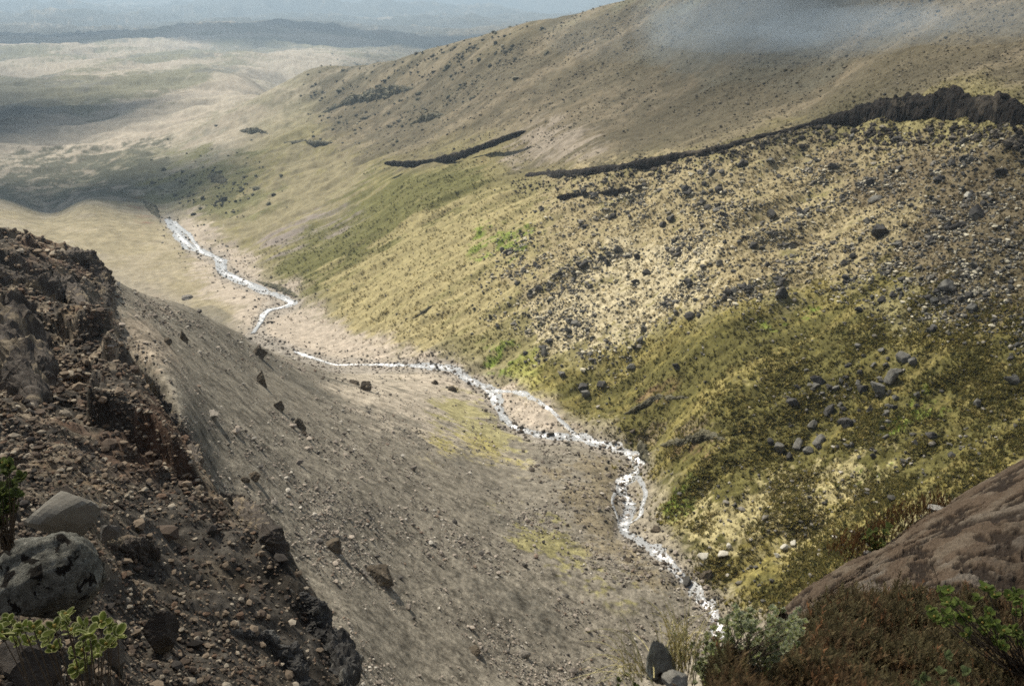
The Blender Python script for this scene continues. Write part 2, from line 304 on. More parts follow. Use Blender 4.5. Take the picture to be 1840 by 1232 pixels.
for q in ([(1110,735),(1200,700),(1220,715),(1160,745)], [(1180,820),(1300,790),(1290,830),(1200,850)], [(735,335),(775,320),(775,335),(745,350)], [(850,290),(920,250),(920,262),(860,310)]):
    paint(P(q, 1), (.16,.10,.065), .6, brk=n_med * .6, lim=sl)
paint(P([(1180,770),(1310,780),(1290,810),(1200,810),(1100,800)], 1), (.16,.13,.09), .7, brk=n_med * .6)
for q in ([(440,470),(560,380),(590,380),(500,470)], [(560,420),(640,360),(660,370),(580,440)]):
    paint(P(q, 1), (.19,.165,.15), .9, brk=n_str * .9)
# terrace beyond the near ridge
paint(P([(-800,355),(240,352),(300,400),(360,470),(480,540),(430,590),(330,540),(170,460),(0,410),(-800,400)]), (.235,.205,.145), 1, lim=ss(YY, 150, 200) * (YY < 470))
paint(P([(-800,355),(240,352),(300,400),(420,520),(430,590),(330,540),(170,460),(0,410),(-800,400)]), (.19,.165,.10), .5, brk=n_big * 1.3 - .15, lim=ss(YY, 150, 200) * (YY < 470))
paint(P([(225,352),(290,390),(285,408),(240,380)], 1), (.16,.075,.055), .9, brk=n_med * .4, lim=(YY > 300).astype(float))
# valley floor and scree
paint(P([(290,385),(360,380),(430,460),(480,500),(560,560),(760,640),(900,690),(1010,740),(1120,790),(1040,800),(930,800),(860,740),(700,680),(560,660),(450,620),(380,520)]), (.30,.26,.215), .9, brk=n_med * .6, lim=(YY > 110).astype(float))
paint(mSCREE, (.105,.098,.082), 1, lim=scr > .3)
paint(mSCREE, (.175,.158,.128), .7, brk=fbm3(X / 14, YY / 14, ZB / 14, 87, 4) * 1.2 - .05, lim=scr)
paint(P([(560,640),(860,690),(900,780),(1000,850),(900,830),(760,790),(640,720)]), (.30,.265,.215), .8, brk=n_med * .9, lim=(YY > 90).astype(float))
paint(P([(780,720),(870,715),(910,760),(950,790),(970,830),(900,800),(840,800),(780,780)], 1), (.215,.20,.085), .75, brk=n_med * 1.2 + n_fin * .5 - .08)
paint(P([(740,790),(830,790),(960,830),(960,850),(820,820)], 1), (.24,.21,.08), .7, brk=n_med)
paint(P([(880,900),(940,920),(1060,1000),(1160,1050),(1150,1090),(1040,1040),(900,950)], 1), (.19,.175,.07), .7, brk=n_med * 1.5 + n_fin * .8 - .2)
paint(P([(900,640),(960,650),(1000,700),(930,690)], 1), (.27,.25,.09), .6, brk=n_med)
paint(P([(1000,830),(1110,840),(1120,960),(1180,1010),(1240,1080),(1160,1060),(1060,960),(960,880)], 1), (.16,.135,.09), .8, brk=n_med * .9)
# near left, reddish earth and rubble
paint(mNEARL, (.13,.098,.066), 1, lim=nel > .3)
paint(mNEARL, (.19,.16,.12), .8, brk=fbm(X / 3.4, YY / 4, 88, 4) * 1.2 - .1, lim=nel)
paint(mNEARL, (.045,.042,.038), .85, brk=fbm(X / 2.2, YY / 3, 89, 4) * 1.3 - .28, lim=nel)
for q in ([(60,430),(220,450),(150,490),(20,460)], [(70,660),(170,690),(170,740),(60,740)], [(0,740),(110,760),(330,820),(200,830)], [(250,700),(330,780),(360,860),(300,840)]):
    paint(P(q, 2), (.105,.066,.046), .6, brk=n_med * .9 + n_fin * .6, lim=nel)
paint(P([(175,480),(230,520),(230,640),(330,740),(300,560)], 2), (.24,.20,.155), .6, brk=n_med * .6)
# rocky steps show dark
C *= (1 - .0 * st)[..., None]
# heath soil
paint(mHEATH, (.075,.052,.032), 1, lim=hea > .3)
_w = samp(mSTR, PX + wx * .3, PY + wy * .3) * (YY > 60); _w = ss(_w + .3 * n_med, .35, .8) * .6; C = C * (1 - _w[..., None]) + np.array([.20,.185,.165]) * _w[..., None]
# stone and tussock speckle (wear and plants, not light)
r1 = noise3(X / .5, YY / .5, ZB / .5, 90) * lod(.5) + .8 * noise3(X / 1.1, YY / 1.1, ZB / 1.1, 91) * lod(1.) + .5 * noise3(X / 2.4, YY / 2.4, ZB / 2.4, 92); rr = rng.random(X.shape)
r1 = r1 + ss(YY, 250, 420) * (.7 * fbm(X / 5, YY / 5, 93, 2) + .4 * fbm(X / 16, YY / 16, 94, 3))
spk = 1 + .62 * r1 * (1 - .4 * far) + (rr - .5) * .16
C *= np.clip(spk, .3, 1.9)[..., None]
C = np.clip(C, .008, .75)

# ------------------------------------------------------------------ ground material
def nodes(m):
    m.use_nodes = True; t = m.node_tree; return t, t.nodes['Principled BSDF']
def mat(name, c, rough=.9, spec=.15, var=.35, scale=8, bump=.3, bscale=None, c2=None, c3=None, thr=.55, bdist=.02):
    m = bpy.data.materials.new(name); t, b = nodes(m); N = t.nodes; L = t.links
    b.inputs['Roughness'].default_value = rough; b.inputs['Specular IOR Level'].default_value = spec
    co = N.new('ShaderNodeTexCoord'); n1 = N.new('ShaderNodeTexNoise'); n1.inputs['Scale'].default_value = scale; n1.inputs['Detail'].default_value = 8; n1.inputs['Roughness'].default_value = .65
    L.new(co.outputs['Object'], n1.inputs['Vector'])
    r = N.new('ShaderNodeValToRGB'); e = r.color_ramp.elements
    e[0].position = .3; e[1].position = .7
    e[0].color = tuple(x * (1 - var) for x in c) + (1,); e[1].color = tuple(min(1, x * (1 + var)) for x in (c2 or c)) + (1,)
    L.new(n1.outputs['Fac'], r.inputs[0]); out = r.outputs[0]
    if c3:
        n3 = N.new('ShaderNodeTexNoise'); n3.inputs['Scale'].default_value = scale * .45; n3.inputs['Detail'].default_value = 6; n3.inputs['Distortion'].default_value = .6
        L.new(co.outputs['Object'], n3.inputs['Vector'])
        r3 = N.new('ShaderNodeValToRGB'); r3.color_ramp.elements[0].position = thr; r3.color_ramp.elements[1].position = thr + .035
        L.new(n3.outputs['Fac'], r3.inputs[0]); mx = N.new('ShaderNodeMix'); mx.data_type = 'RGBA'
        L.new(r3.outputs[0], mx.inputs[0]); L.new(out, mx.inputs[6]); mx.inputs[7].default_value = tuple(c3) + (1,); out = mx.outputs[2]
    L.new(out, b.inputs['Base Color'])
    if bump:
        n2 = N.new('ShaderNodeTexNoise'); n2.inputs['Scale'].default_value = bscale or scale * 3; n2.inputs['Detail'].default_value = 10; n2.inputs['Roughness'].default_value = .7
        L.new(co.outputs['Object'], n2.inputs['Vector']); bu = N.new('ShaderNodeBump'); bu.inputs['Strength'].default_value = bump; bu.inputs['Distance'].default_value = bdist
        L.new(n2.outputs['Fac'], bu.inputs['Height']); L.new(bu.outputs[0], b.inputs['Normal'])
    return m
gm = bpy.data.materials.new('ground_earth'); t, b = nodes(gm); N = t.nodes; L = t.links
b.inputs['Roughness'].default_value = 1; b.inputs['Specular IOR Level'].default_value = .05
at = N.new('ShaderNodeAttribute'); at.attribute_name = 'Col'
co = N.new('ShaderNodeTexCoord'); n1 = N.new('ShaderNodeTexNoise'); n1.inputs['Scale'].default_value = 5; n1.inputs['Detail'].default_value = 9; n1.inputs['Roughness'].default_value = .75
L.new(co.outputs['Object'], n1.inputs['Vector'])
mr = N.new('ShaderNodeMapRange'); mr.inputs[1].default_value = .25; mr.inputs[2].default_value = .75; mr.inputs[3].default_value = .25; mr.inputs[4].default_value = 1.85
L.new(n1.outputs['Fac'], mr.inputs[0]); vm = N.new('ShaderNodeVectorMath'); vm.operation = 'SCALE'; L.new(at.outputs['Color'], vm.inputs[0]); L.new(mr.outputs[0], vm.inputs['Scale'])
L.new(vm.outputs[0], b.inputs['Base Color'])
bu = N.new('ShaderNodeBump'); bu.inputs['Strength'].default_value = .7; bu.inputs['Distance'].default_value = .12; L.new(n1.outputs['Fac'], bu.inputs['Height']); L.new(bu.outputs[0], b.inputs['Normal'])

idx = np.arange(Z.size).reshape(Z.shape)
FcT = np.stack([idx[:-1, :-1], idx[1:, :-1], idx[1:, 1:], idx[:-1, 1:]], -1).reshape(-1, 4)
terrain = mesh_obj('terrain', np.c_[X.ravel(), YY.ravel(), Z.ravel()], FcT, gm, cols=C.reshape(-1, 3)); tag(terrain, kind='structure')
# the ground goes on behind the viewpoint
bk = [(x, y, -1.75 + .05 * math.sin(x * 1.7 + y)) for y in np.linspace(-12, .36, 14) for x in np.linspace(-14, 14, 24)]
mesh_obj('ground', bk, [(j * 24 + i, j * 24 + i + 1, (j + 1) * 24 + i + 1, (j + 1) * 24 + i) for j in range(13) for i in range(23)], gm, cols=np.tile([.06, .05, .035], (len(bk), 1)))['kind'] = 'structure'

lY = np.log(aY)
def zs(x, y):                                             # ground height at x, y
    x = np.asarray(x, float); y = np.asarray(y, float); return bil(Z, aA, aY, x / y, y)
def hit(px, py, ymin=1.0, ymax=15000):                    # where the sight line through a pixel meets the ground
    A, E = AE(px, py)
    e = bil(EE2, aA, aY, np.full(len(aY), A), aY); k = np.where((e >= E) & (aY >= ymin))[0]
    y = aY[k[0]] if len(k) and aY[k[0]] <= ymax else ymax
    return np.array([A * y, y, float(zs(A * y, y))])
def pt(px, py, Y):
    A, E = AE(px, py); return np.array([A * Y, Y, E * Y])
# ------------------------------------------------------------------ rocks
import bmesh
def ico(sub):
    bm = bmesh.new(); bmesh.ops.create_icosphere(bm, subdivisions=sub, radius=1.0)
    V = np.array([v.co[:] for v in bm.verts]); Fq = np.array([[v.index for v in f.verts] for f in bm.faces]); bm.free(); return V, Fq
ICO = {k: ico(k) for k in (1, 2, 3, 4, 5)}
def n3(V, s, seed, oct=3):
    return (fbm(V[:, 0] * s + V[:, 2] * s * .73, V[:, 1] * s - V[:, 2] * s * .61, seed, oct) + fbm(V[:, 1] * s + 31, V[:, 2] * s + V[:, 0] * s * .37, seed + 7, oct)) * .75
def rock(seed, sub=2, cuts=11, rough=.08, chip=.0, lo=.62):
    r = np.random.default_rng(seed); V, Fq = ICO[sub]; cuts = int(cuts * 1.7)
    N = r.normal(size=(cuts, 3)); N /= np.linalg.norm(N, axis=1)[:, None]; d = r.uniform(lo, .86, cuts)
    dt = V @ N.T; R = np.where(dt > .05, d / np.maximum(dt, .05), 9).min(1); R = np.minimum(R, 1.15)
    W_ = V * R[:, None]
    if rough: W_ = W_ * (1 + rough * n3(W_, 1.7, seed % 50, 4))[:, None]
    if chip: W_ = W_ * (1 - chip * np.abs(n3(W_, 4.5, seed % 50 + 3, 4)))[:, None]
    return W_, Fq
def rotm(r, tilt=1.0):
    a = r.uniform(0, 6.283); b_ = r.normal(0, .35) * tilt; c = r.normal(0, .35) * tilt
    return np.array(mathutils.Euler((b_, c, a)).to_matrix())
M_dark = mat('dark_basalt', (.06,.058,.055), var=.5, scale=3, bump=.8, bscale=9, c3=(.15,.145,.13), thr=.57, bdist=.08)
M_grey = mat('grey_rock', (.17,.155,.135), var=.4, scale=3, bump=.8, bscale=10, c3=(.08,.075,.065), thr=.58, bdist=.06)
M_pale = mat('pale_rock', (.36,.34,.30), var=.25, scale=4, bump=.6, bscale=14, c3=(.2,.19,.16), thr=.62, bdist=.04)
M_crag = mat('crag_rock', (.075,.064,.054), var=.5, scale=1.6, bump=.9, bscale=5, c3=(.17,.14,.10), thr=.55, bdist=.15)
M_scarp = mat('black_lava', (.018,.015,.0125), var=.5, scale=.35, bump=.8, bscale=1.2, c3=(.06,.05,.038), thr=.60, bdist=.4)
def make_rock(px, py, w, h, label, m, seed, sub=3, dep=.8, sink=.35, Y=None, roll=0., name='rock', cat='rock', cuts=9, rough=.10, chip=.06, ymin=1., lo=.62, group=None, yaw=None, taper=0.):
    lo = lo - .06
    p = hit(px, py, ymin) if Y is None else pt(px, py, Y)
    s = p[1] / F * 1.05; W_, Fq = rock(seed, sub, cuts, rough, chip, lo)
    r = np.random.default_rng(seed); a = r.uniform(-.5, .5) if yaw is None else yaw
    W_ = W_ @ np.array(mathutils.Euler((0, 0, r.uniform(0, 6.28))).to_matrix()).T
    W_ = W_ / np.abs(W_).max(0)
    W_[:, :2] *= (1 - taper * (W_[:, 2:3] + 1) / 2)
    W_ = W_ * np.array([w / 2 * s, w / 2 * s * dep, h / 2 * s]); W_ = W_ @ np.array(mathutils.Euler((0, roll, a)).to_matrix()).T
    o = mesh_obj(name, W_, Fq, m, smooth=sub > 4); o.location = (p[0], p[1], p[2] + h / 2 * s * (1 - 2 * sink) if Y is None else p[2])
    return tag(o, label, cat, group)
def sweep(name, P_, R_, m, seed, label, cat, amp=.35, seg=26, k=14, flat=1.0, fs=1.0, group=None, power=1.0):
    P_ = np.array(P_, float); R_ = np.array(R_, float)          # R_: (radius across, radius up)
    n_ = (len(P_) - 1) * k + 1; t = np.linspace(0, len(P_) - 1, n_); i = np.arange(len(P_))
    Q = np.c_[[np.interp(t, i, P_[:, j]) for j in range(3)]].T; R2 = np.c_[[np.interp(t, i, R_[:, j]) for j in range(2)]].T
    T = np.gradient(Q, axis=0); T /= np.linalg.norm(T, axis=1)[:, None]
    B = np.cross(T, [0, 0, 1.]); B /= np.linalg.norm(B, axis=1)[:, None]; U = np.cross(B, T)
    th = np.linspace(0, 2 * math.pi, seg, endpoint=False); endf = np.minimum(1, np.sqrt(np.clip(np.minimum(t, len(P_) - 1 - t) * 1.6 + .02, 0, 1)))
    c = np.cos(th); s_ = np.sin(th); c = np.sign(c) * np.abs(c) ** power; s_ = np.sign(s_) * np.abs(s_) ** power
    V = Q[:, None] + (B[:, None] * c[None, :, None] * R2[:, 0][:, None, None] + U[:, None] * s_[None, :, None] * R2[:, 1][:, None, None]) * endf[:, None, None]
    rad = V - Q[:, None]; f = V.reshape(-1, 3)
    g = f / (R_.mean() + 1e-6) * fs; gx, gy, gz = g.T
    d = 1 + amp * (1.5 * fbm3(gx * .45, gy * .45, gz * .45, seed, 2) + 1.1 * np.round(fbm3(gx * 1.0, gy * 1.0, gz * .7, seed + 4, 2) * 4) / 4 + .9 * np.abs(fbm3(gx * 2.2, gy * 2.2, gz * 1.6, seed + 9, 3)) - .3)
    V = Q[:, None] + rad * d.reshape(n_, seg)[:, :, None]
    ix = np.arange(n_ * seg).reshape(n_, seg); a = ix[:-1]; b_ = ix[1:]
    Fq = np.stack([a, np.roll(a, -1, 1), np.roll(b_, -1, 1), b_], -1).reshape(-1, 4).tolist() + [list(ix[0][::-1]), list(ix[-1])]
    return tag(mesh_obj(name, V.reshape(-1, 3), Fq, m, smooth=False), label, cat, group)

# the long dark scarp along the top of the right slope
def scarp(Bt, Tp, label, out=1.0, seed=3):
    def at(L, t): 
        x = [q[0] for q in L]; return np.interp(t, x, [q[1] for q in L]), math.exp(np.interp(t, x, [math.log(q[2]) for q in L]))
    P_, R_ = [], []; x0, x1 = Bt[0][0], Bt[-1][0]; n_ = max(4, int((x1 - x0) / 28))
    for i in range(n_ + 1):
        x = x0 + (x1 - x0) * i / n_; yb, Yb = at(Bt, x); yt, Yt = at(Tp, x); a = pt(x, yb, Yb); b_ = pt(x, yt, Yt); mid = (a + b_) / 2
        hh = abs(b_[2] - a[2]) / 2; P_.append(mid + np.array([0, .4, .1 * hh])); w = np.linalg.norm((b_ - a)[:2]) / 2
        R_.append((max(w * .5, .5) * out, max(hh * .95, 1.25) * random.uniform(.75, 1.2)))
    return sweep('cliff', P_, R_, M_scarp, seed, label, 'cliff', amp=.30, fs=1.0, seg=40, k=18, power=.75)
scarp(SCARP_B, SCARP_T, 'long black lava scarp edging the smooth upper slope, thickest at its upper end')
scarp([(690,300,352),(760,302,344),(830,285,332),(900,258,322),(945,240,318)], [(690,288,356),(760,292,348),(830,274,337),(900,247,328),(945,232,322)], 'short dark lava ledge lower down the valley than the long scarp', seed=9)
scarp([(1000,360,236),(1060,358,231),(1140,348,222)], [(1000,352,238),(1060,350,233),(1140,341,224)], 'small thin dark ledge just below the middle of the long scarp', seed=13)
def crag_px(pl, r, label, seed, m=M_crag, cat='outcrop', up=1.0, amp=.62, fs=1., name='rock_outcrop', lift=0):
    P_, R_ = [], []
    for i, (x, y, rr_, *yy) in enumerate(pl):
        p = hit(x, y, yy[0] if yy else 5.) ; s = p[1] / F * 1.05; P_.append(p + np.array([0, 0, (-.25 + lift) * rr_ * s])); R_.append((rr_ * s * r, rr_ * s * up))
    return sweep(name, P_, R_, m, seed, label, cat, amp=amp, seg=56, k=34, fs=fs)
# ribs and outcrops of the near left slope
crag_px([(112,455,12),(150,470,20),(178,505,20),(188,545,14)], 1.1, 'blunt dark crag standing at the crest of the reddish left slope', 21)
crag_px([(-40,500,26),(20,505,28),(75,525,26),(120,535,22),(170,560,14)], .9, 'dark broken rock band just under the reddish crest', 22)
crag_px([(-30,560,40),(18,610,52),(50,680,44),(62,735,26)], .9, 'tall dark craggy cliff at the picture edge above red soil', 23, up=1.3)
crag_px([(230,650,8),(275,700,12),(315,760,15),(345,815,18),(358,862,10)], .9, 'upper dark rock rib dropping off beside the grey scree', 24)
crag_px([(390,880,12),(440,915,22),(485,965,24),(515,1015,20)], 1., 'middle dark rock rib of the left slope below the upper rib', 25)
crag_px([(520,1060,14),(565,1110,34),(600,1160,38),(618,1235,40),(630,1290,40)], .9, 'lowest and blackest rock rib, falling to the picture bottom beside the scree', 26, m=M_dark, up=1.1)
crag_px([(190,975,16),(240,985,24),(285,1000,16)], 1., 'rounded brown earthy rock lump behind the lichened boulder', 27)
crag_px([(405,1130,10),(470,1150,26),(520,1190,34),(545,1250,34)], 1., 'dark rough bedrock knob at the foot of the left slope', 28, m=M_dark)
# hero boulders of the lower left corner
M_lich = mat('lichen_rock', (.085,.084,.072), var=.5, scale=13, bump=1, bscale=30, c2=(.20,.195,.165), c3=(.018,.015,.012), thr=.57, bdist=.05)
M_slabr = mat('smooth_rock', (.20,.185,.155), var=.22, scale=5, bump=.6, bscale=22, bdist=.015)
make_rock(92, 1035, 196, 235, 'big grey boulder blotched with lichen and black pits, behind the left shrub', M_lich, 6, sub=5, Y=7.6, name='boulder', cat='boulder', cuts=14, rough=.14, chip=.10, lo=.78, dep=.9, yaw=.2)
make_rock(110, 925, 150, 110, 'smooth pale-topped slab boulder leaning behind the lichened boulder', M_slabr, 12, sub=4, Y=8.8, name='boulder', cat='boulder', cuts=7, rough=.04, chip=.02, lo=.6, dep=.8, yaw=-.2)
make_rock(197, 955, 42, 44, 'small sharp grey wedge of stone beside the lichened boulder', M_grey, 17, sub=3, Y=9.2, cuts=6, rough=.03, chip=.02, lo=.5)
make_rock(292, 1140, 76, 110, 'dark squared rock with a pale top edge, under the brown lump', M_crag, 20, sub=4, Y=10.4, cuts=8, lo=.6, roll=.2)
make_rock(208, 1175, 46, 150, 'narrow upright grey block between shrub and dark squared rock', M_grey, 23, sub=4, Y=6.9, cuts=8, lo=.6)
make_rock(60, 1200, 190, 150, 'dark shaded rock underneath the left shrub', M_crag, 29, sub=4, Y=6.2, cuts=9)
M_block = mat('earthy_block', (.085,.07,.052), var=.5, scale=1.5, bump=1, bscale=6, c3=(.19,.16,.12), thr=.55, bdist=.12)
# stones standing out of the scree
for (px, py, w, h, lab, sd) in [
 (464,640,36,36,'dark block at the upper edge of the scree near the hidden bend of the stream',41),(330,612,16,38,'thin reddish upright stone high on the scree',42),(300,618,20,20,'small dark stone left of the thin upright stone on the scree',43),
 (336,537,28,20,'grey boulder sitting on the skyline of the near ridge',44),(470,690,20,50,'upper stone of the dark line running down the scree',45),(500,735,24,36,'middle stone of the dark line running down the scree',46),
 (540,770,26,42,'lowest stone of the dark line running down the scree',47),(655,700,30,30,'brown tilted block in the middle of the scree below the stream',48),(637,690,22,18,'small grey stone touching the brown tilted block',49),
 (680,1040,62,56,'large brown overhanging block alone on the lower scree',50),(598,988,44,40,'dark grey boulder beside the middle rib, up the scree from the overhanging block',51),(380,745,40,14,'flat slab lying on the upper scree',52),
 (455,860,30,26,'brown knob where the scree meets the left ribs',53),(545,780,16,16,'stone just under the dark line on the scree',54),(490,905,26,16,'pale flat stone beside the middle rib',55),
 (440,865,22,20,'grey knob left of the brown knob at the scree edge',56),(850,1170,40,22,'dark low rock in the bottom scree',57),(940,1178,34,22,'grey low rock in the bottom scree near the grassy streak',58),
 (812,702,22,22,'dark stone on the bank above the stream bend by the green patch',59),(782,690,18,16,'smaller brown stone above the stream bend by the green patch',60),(650,1030,24,18,'stone touching the large overhanging block',61),
 (1105,905,14,16,'dark stone at the left bank of the lower rapids',62),(1130,1008,22,16,'dark stone beside the narrow chute of the stream',63),(1270,1035,34,24,'dark overhanging bank rock beside the lowest pool',64),(1180,955,26,18,'brown bank rock where the stream bends by the pale grass',65)]:
    make_rock(px, py, w, h, lab, M_block if 'brown' in lab or 'dark' in lab or 'red' in lab else M_grey, sd, sub=4, ymin=28, sink=.46, cuts=9, rough=.22, chip=.15)
M_farr = mat('bushy_crag', (.09,.085,.06), var=.6, scale=.5, bump=.9, bscale=2, c3=(.14,.13,.085), thr=.52, bdist=.3)
# overhanging banks on the right slope
for pl, lab, sd in [([(1185,800,5),(1225,795,9),(1265,785,11),(1305,790,8)], 'dark overhung bank in the green slope right of the stream bend', 71), ([(1120,745,4),(1180,715,7),(1240,715,5)], 'long low earthy bank above the overhung bank', 72), ([(460,505,4),(500,518,7),(538,535,6)], 'dark cut bank beside the far stream bend', 73), ([(1150,790,8),(1160,815,10),(1170,835,5)], 'dark bank rock where the stream turns sharply', 74), ([(740,575,3),(765,560,4),(780,548,3)], 'short dark gully edge on the straw slope', 75), ([(575,205,5),(640,180,10),(700,170,16),(745,160,10)], 'dark craggy patch high on the far shoulder', 76), ([(735,225,4),(765,215,9),(800,205,6)], 'small dark crag below the far shoulder patch', 77), ([(430,235,4),(460,238,8),(485,242,5)], 'far dark knoll in the pale tussock land', 78), ([(250,356,4),(272,375,8),(288,396,6)], 'dark red-edged bluff beside the farthest stream', 79), ([(510,255,3),(555,258,5),(600,256,3)], 'thin dark far ledge below the tussock shoulder', 80), ([(375,315,8),(395,325,10),(410,335,5)], 'dark far bush-like crag above the valley mouth', 81)]:
    crag_px([(a, b_, c, 60.) for a, b_, c in pl], 1., lab, sd, m=M_farr, cat='bank' if 'bank' in lab or 'gully' in lab else 'crag', name='earth_bank' if 'bank' in lab or 'gully' in lab else 'rock_outcrop', amp=.5, fs=.9)

# ------------------------------------------------------------------ the rock slab at the lower right
M_slab = mat('streaked_slab', (.15,.105,.08), var=.35, scale=3.5, bump=.9, bscale=14, c2=(.22,.17,.14), bdist=.03)
def slab():
    rows = [[(1395,1134,4.4),(1490,1128,4.35),(1600,1105,4.4),(1700,1095,4.5),(1860,1100,4.6),(2050,1090,4.7),(2600,1090,4.8)],
            [(1405,1126,4.5),(1500,1085,4.75),(1600,1050,4.95),(1700,1020,5.1),(1860,985,5.4),(2050,930,5.7),(2600,860,6.2)],
            [(1415,1116,4.6),(1500,1058,5.0),(1600,1002,5.5),(1700,955,5.95),(1860,885,6.5),(2050,800,7.0),(2600,680,7.8)],
            [(1422,1108,4.7),(1500,1045,5.2),(1600,978,5.95),(1700,918,6.6),(1860,828,7.4),(2050,730,8.1),(2600,590,9.2)]]
    G = np.array([[pt(*q) for q in r] for r in rows]); G = np.concatenate([G, G[-1:] + np.array([.1, .5, -.45]), G[-1:] + np.array([.1, .3, -1.4])], 0)
    nu, nv = 230, 640; u = np.linspace(0, 5, nu); v = np.linspace(0, 6, nv)
    def rs(Gk, t):                      # Catmull-Rom along axis 0
        nk = len(Gk) - 1; i = np.clip(t.astype(int), 0, len(Gk) - 2); f = (t - i)[:, None, None]
        a, b_, c, d = Gk[np.clip(i - 1, 0, nk)], Gk[i], Gk[i + 1], Gk[np.clip(i + 2, 0, nk)]
        return .5 * (2 * b_ + (c - a) * f + (2 * a - 5 * b_ + 4 * c - d) * f ** 2 + (3 * b_ - a - 3 * c + d) * f ** 3)
    H = rs(G, u); H = rs(H.transpose(1, 0, 2), v).transpose(1, 0, 2)
    Nn = np.cross(np.gradient(H, axis=1), np.gradient(H, axis=0)); Nn /= np.linalg.norm(Nn, axis=2)[..., None] + 1e-9; Nn *= np.sign(Nn[..., 2:3] + 1e-6)
    s_ = v[None] * 1.1 + 0 * u[:, None]; r_ = u[:, None] * .55 + 0 * v[None]
    pit = ss(fbm(s_ * 1.7, (r_ + .10 * s_) * 6.5, 201, 3), .0, .09) * ss(fbm(s_ * 6, (r_ + .1 * s_) * 16, 208, 3), -.38, -.16); d = -.022 * pit + .012 * fbm(s_ * 2, (r_ + .12 * s_) * 12, 202, 4) + .010 * fbm(s_ * 22, r_ * 40, 203, 3) + .05 * fbm(s_ * .6, r_ * 1.5, 204, 2)
    rough_r = ss(s_ / 5.5 + .0 * r_, .62, .85) * ss(1 - r_ / 2.7, .55, .8); d += rough_r * .05 * fbm(s_ * 5, r_ * 7, 205, 4)
    V = H + Nn * d[..., None]
    c = np.zeros(V.shape); c[:] = (.12,.087,.06)
    k = ss(fbm(s_ * 2.0, r_ * 6, 206, 4), -.05, .25)[..., None]; c = c * (1 - k) + np.array([.16,.125,.09]) * k
    k = (ss(fbm(s_ * 1.2, r_ * 4, 207, 3), .05, .3) * ss(.55 - r_ / 2.7, 0, .3) * .5)[..., None]; c = c * (1 - k) + np.array([.21,.19,.16]) * k
    k = (pit * .95)[..., None]; c = c * (1 - k) + np.array([.035,.026,.02]) * k
    k = (rough_r * .75)[..., None]; c = c * (1 - k) + np.array([.05,.036,.025]) * k
    c *= (1 + (rng.random(c.shape[:2]) - .5) * .3)[..., None]
    V = V.reshape(-1, 3); c = c.reshape(-1, 3); nvt = len(V); ix = np.arange(nvt).reshape(nu, nv)
    low = V[ix[0]] + np.array([0, .5, -1.2])                      # closed underside
    Fq = np.stack([ix[:-1, :-1], ix[1:, :-1], ix[1:, 1:], ix[:-1, 1:]], -1).reshape(-1, 4).tolist()
    VV = np.r_[V, low]; li = np.arange(nvt, nvt + nv)
    Fq += [[ix[0, j], ix[0, j + 1], li[j + 1], li[j]] for j in range(nv - 1)] + [[li[j], li[j + 1], ix[-1, j + 1], ix[-1, j]] for j in range(nv - 1)]
    Fq += [list(ix[:, 0]) + [li[0]], [li[-1]] + list(ix[:, -1][::-1])]
    o = mesh_obj('rock_slab', VV, Fq, SLABM, cols=np.r_[c, c[:nv] * .5]); tag(o, 'sloping brown rock slab with dark pitted streaks above the heather', 'rock slab')
def attr_mat(name, rough=.95, scale=20, lo=.6, hi=1.4, bump=.4, bd=.02, spec=.1, trans=0):
    m = bpy.data.materials.new(name); t, b = nodes(m); N = t.nodes; L = t.links
    b.inputs['Roughness'].default_value = rough; b.inputs['Specular IOR Level'].default_value = spec
    at = N.new('ShaderNodeAttribute'); at.attribute_name = 'Col'; co = N.new('ShaderNodeTexCoord')
    n1 = N.new('ShaderNodeTexNoise'); n1.inputs['Scale'].default_value = scale; n1.inputs['Detail'].default_value = 8; n1.inputs['Roughness'].default_value = .7; L.new(co.outputs['Object'], n1.inputs['Vector'])
    mr = N.new('ShaderNodeMapRange'); mr.inputs[1].default_value = .25; mr.inputs[2].default_value = .75; mr.inputs[3].default_value = lo; mr.inputs[4].default_value = hi
    L.new(n1.outputs['Fac'], mr.inputs[0]); vm = N.new('ShaderNodeVectorMath'); vm.operation = 'SCALE'; L.new(at.outputs['Color'], vm.inputs[0]); L.new(mr.outputs[0], vm.inputs['Scale']); L.new(vm.outputs[0], b.inputs['Base Color'])
    if bump:
        bu = N.new('ShaderNodeBump'); bu.inputs['Strength'].default_value = bump; bu.inputs['Distance'].default_value = bd; L.new(n1.outputs['Fac'], bu.inputs['Height']); L.new(bu.outputs[0], b.inputs['Normal'])
    return m
SLABM = attr_mat('streaked_slab_rock', scale=18, bump=.9, bd=.03)
slab()

# ------------------------------------------------------------------ the stream
def stream_pts(pl, w):
    out = []
    for i, q in enumerate(cline(pl, 7)):
        p = hit(q[0], q[1], q[2] * .93); out.append((p[0], p[1]))
    P_ = np.array(out); 
    for _ in range(2): P_[1:-1] = (P_[:-2] + 2 * P_[1:-1] + P_[2:]) / 4
    return P_
WM = bpy.data.materials.new('stream_water'); t, b = nodes(WM); N = t.nodes; L = t.links
co = N.new('ShaderNodeTexCoord'); n1 = N.new('ShaderNodeTexNoise'); n1.inputs['Scale'].default_value = 1.5; n1.inputs['Detail'].default_value = 6; n1.inputs['Roughness'].default_value = .7; L.new(co.outputs['Object'], n1.inputs['Vector'])
at = N.new('ShaderNodeAttribute'); at.attribute_name = 'Col'; sp = N.new('ShaderNodeSeparateColor'); L.new(at.outputs['Color'], sp.inputs[0])
ad = N.new('ShaderNodeMath'); ad.operation = 'ADD'; L.new(n1.outputs['Fac'], ad.inputs[0]); L.new(sp.outputs[0], ad.inputs[1])
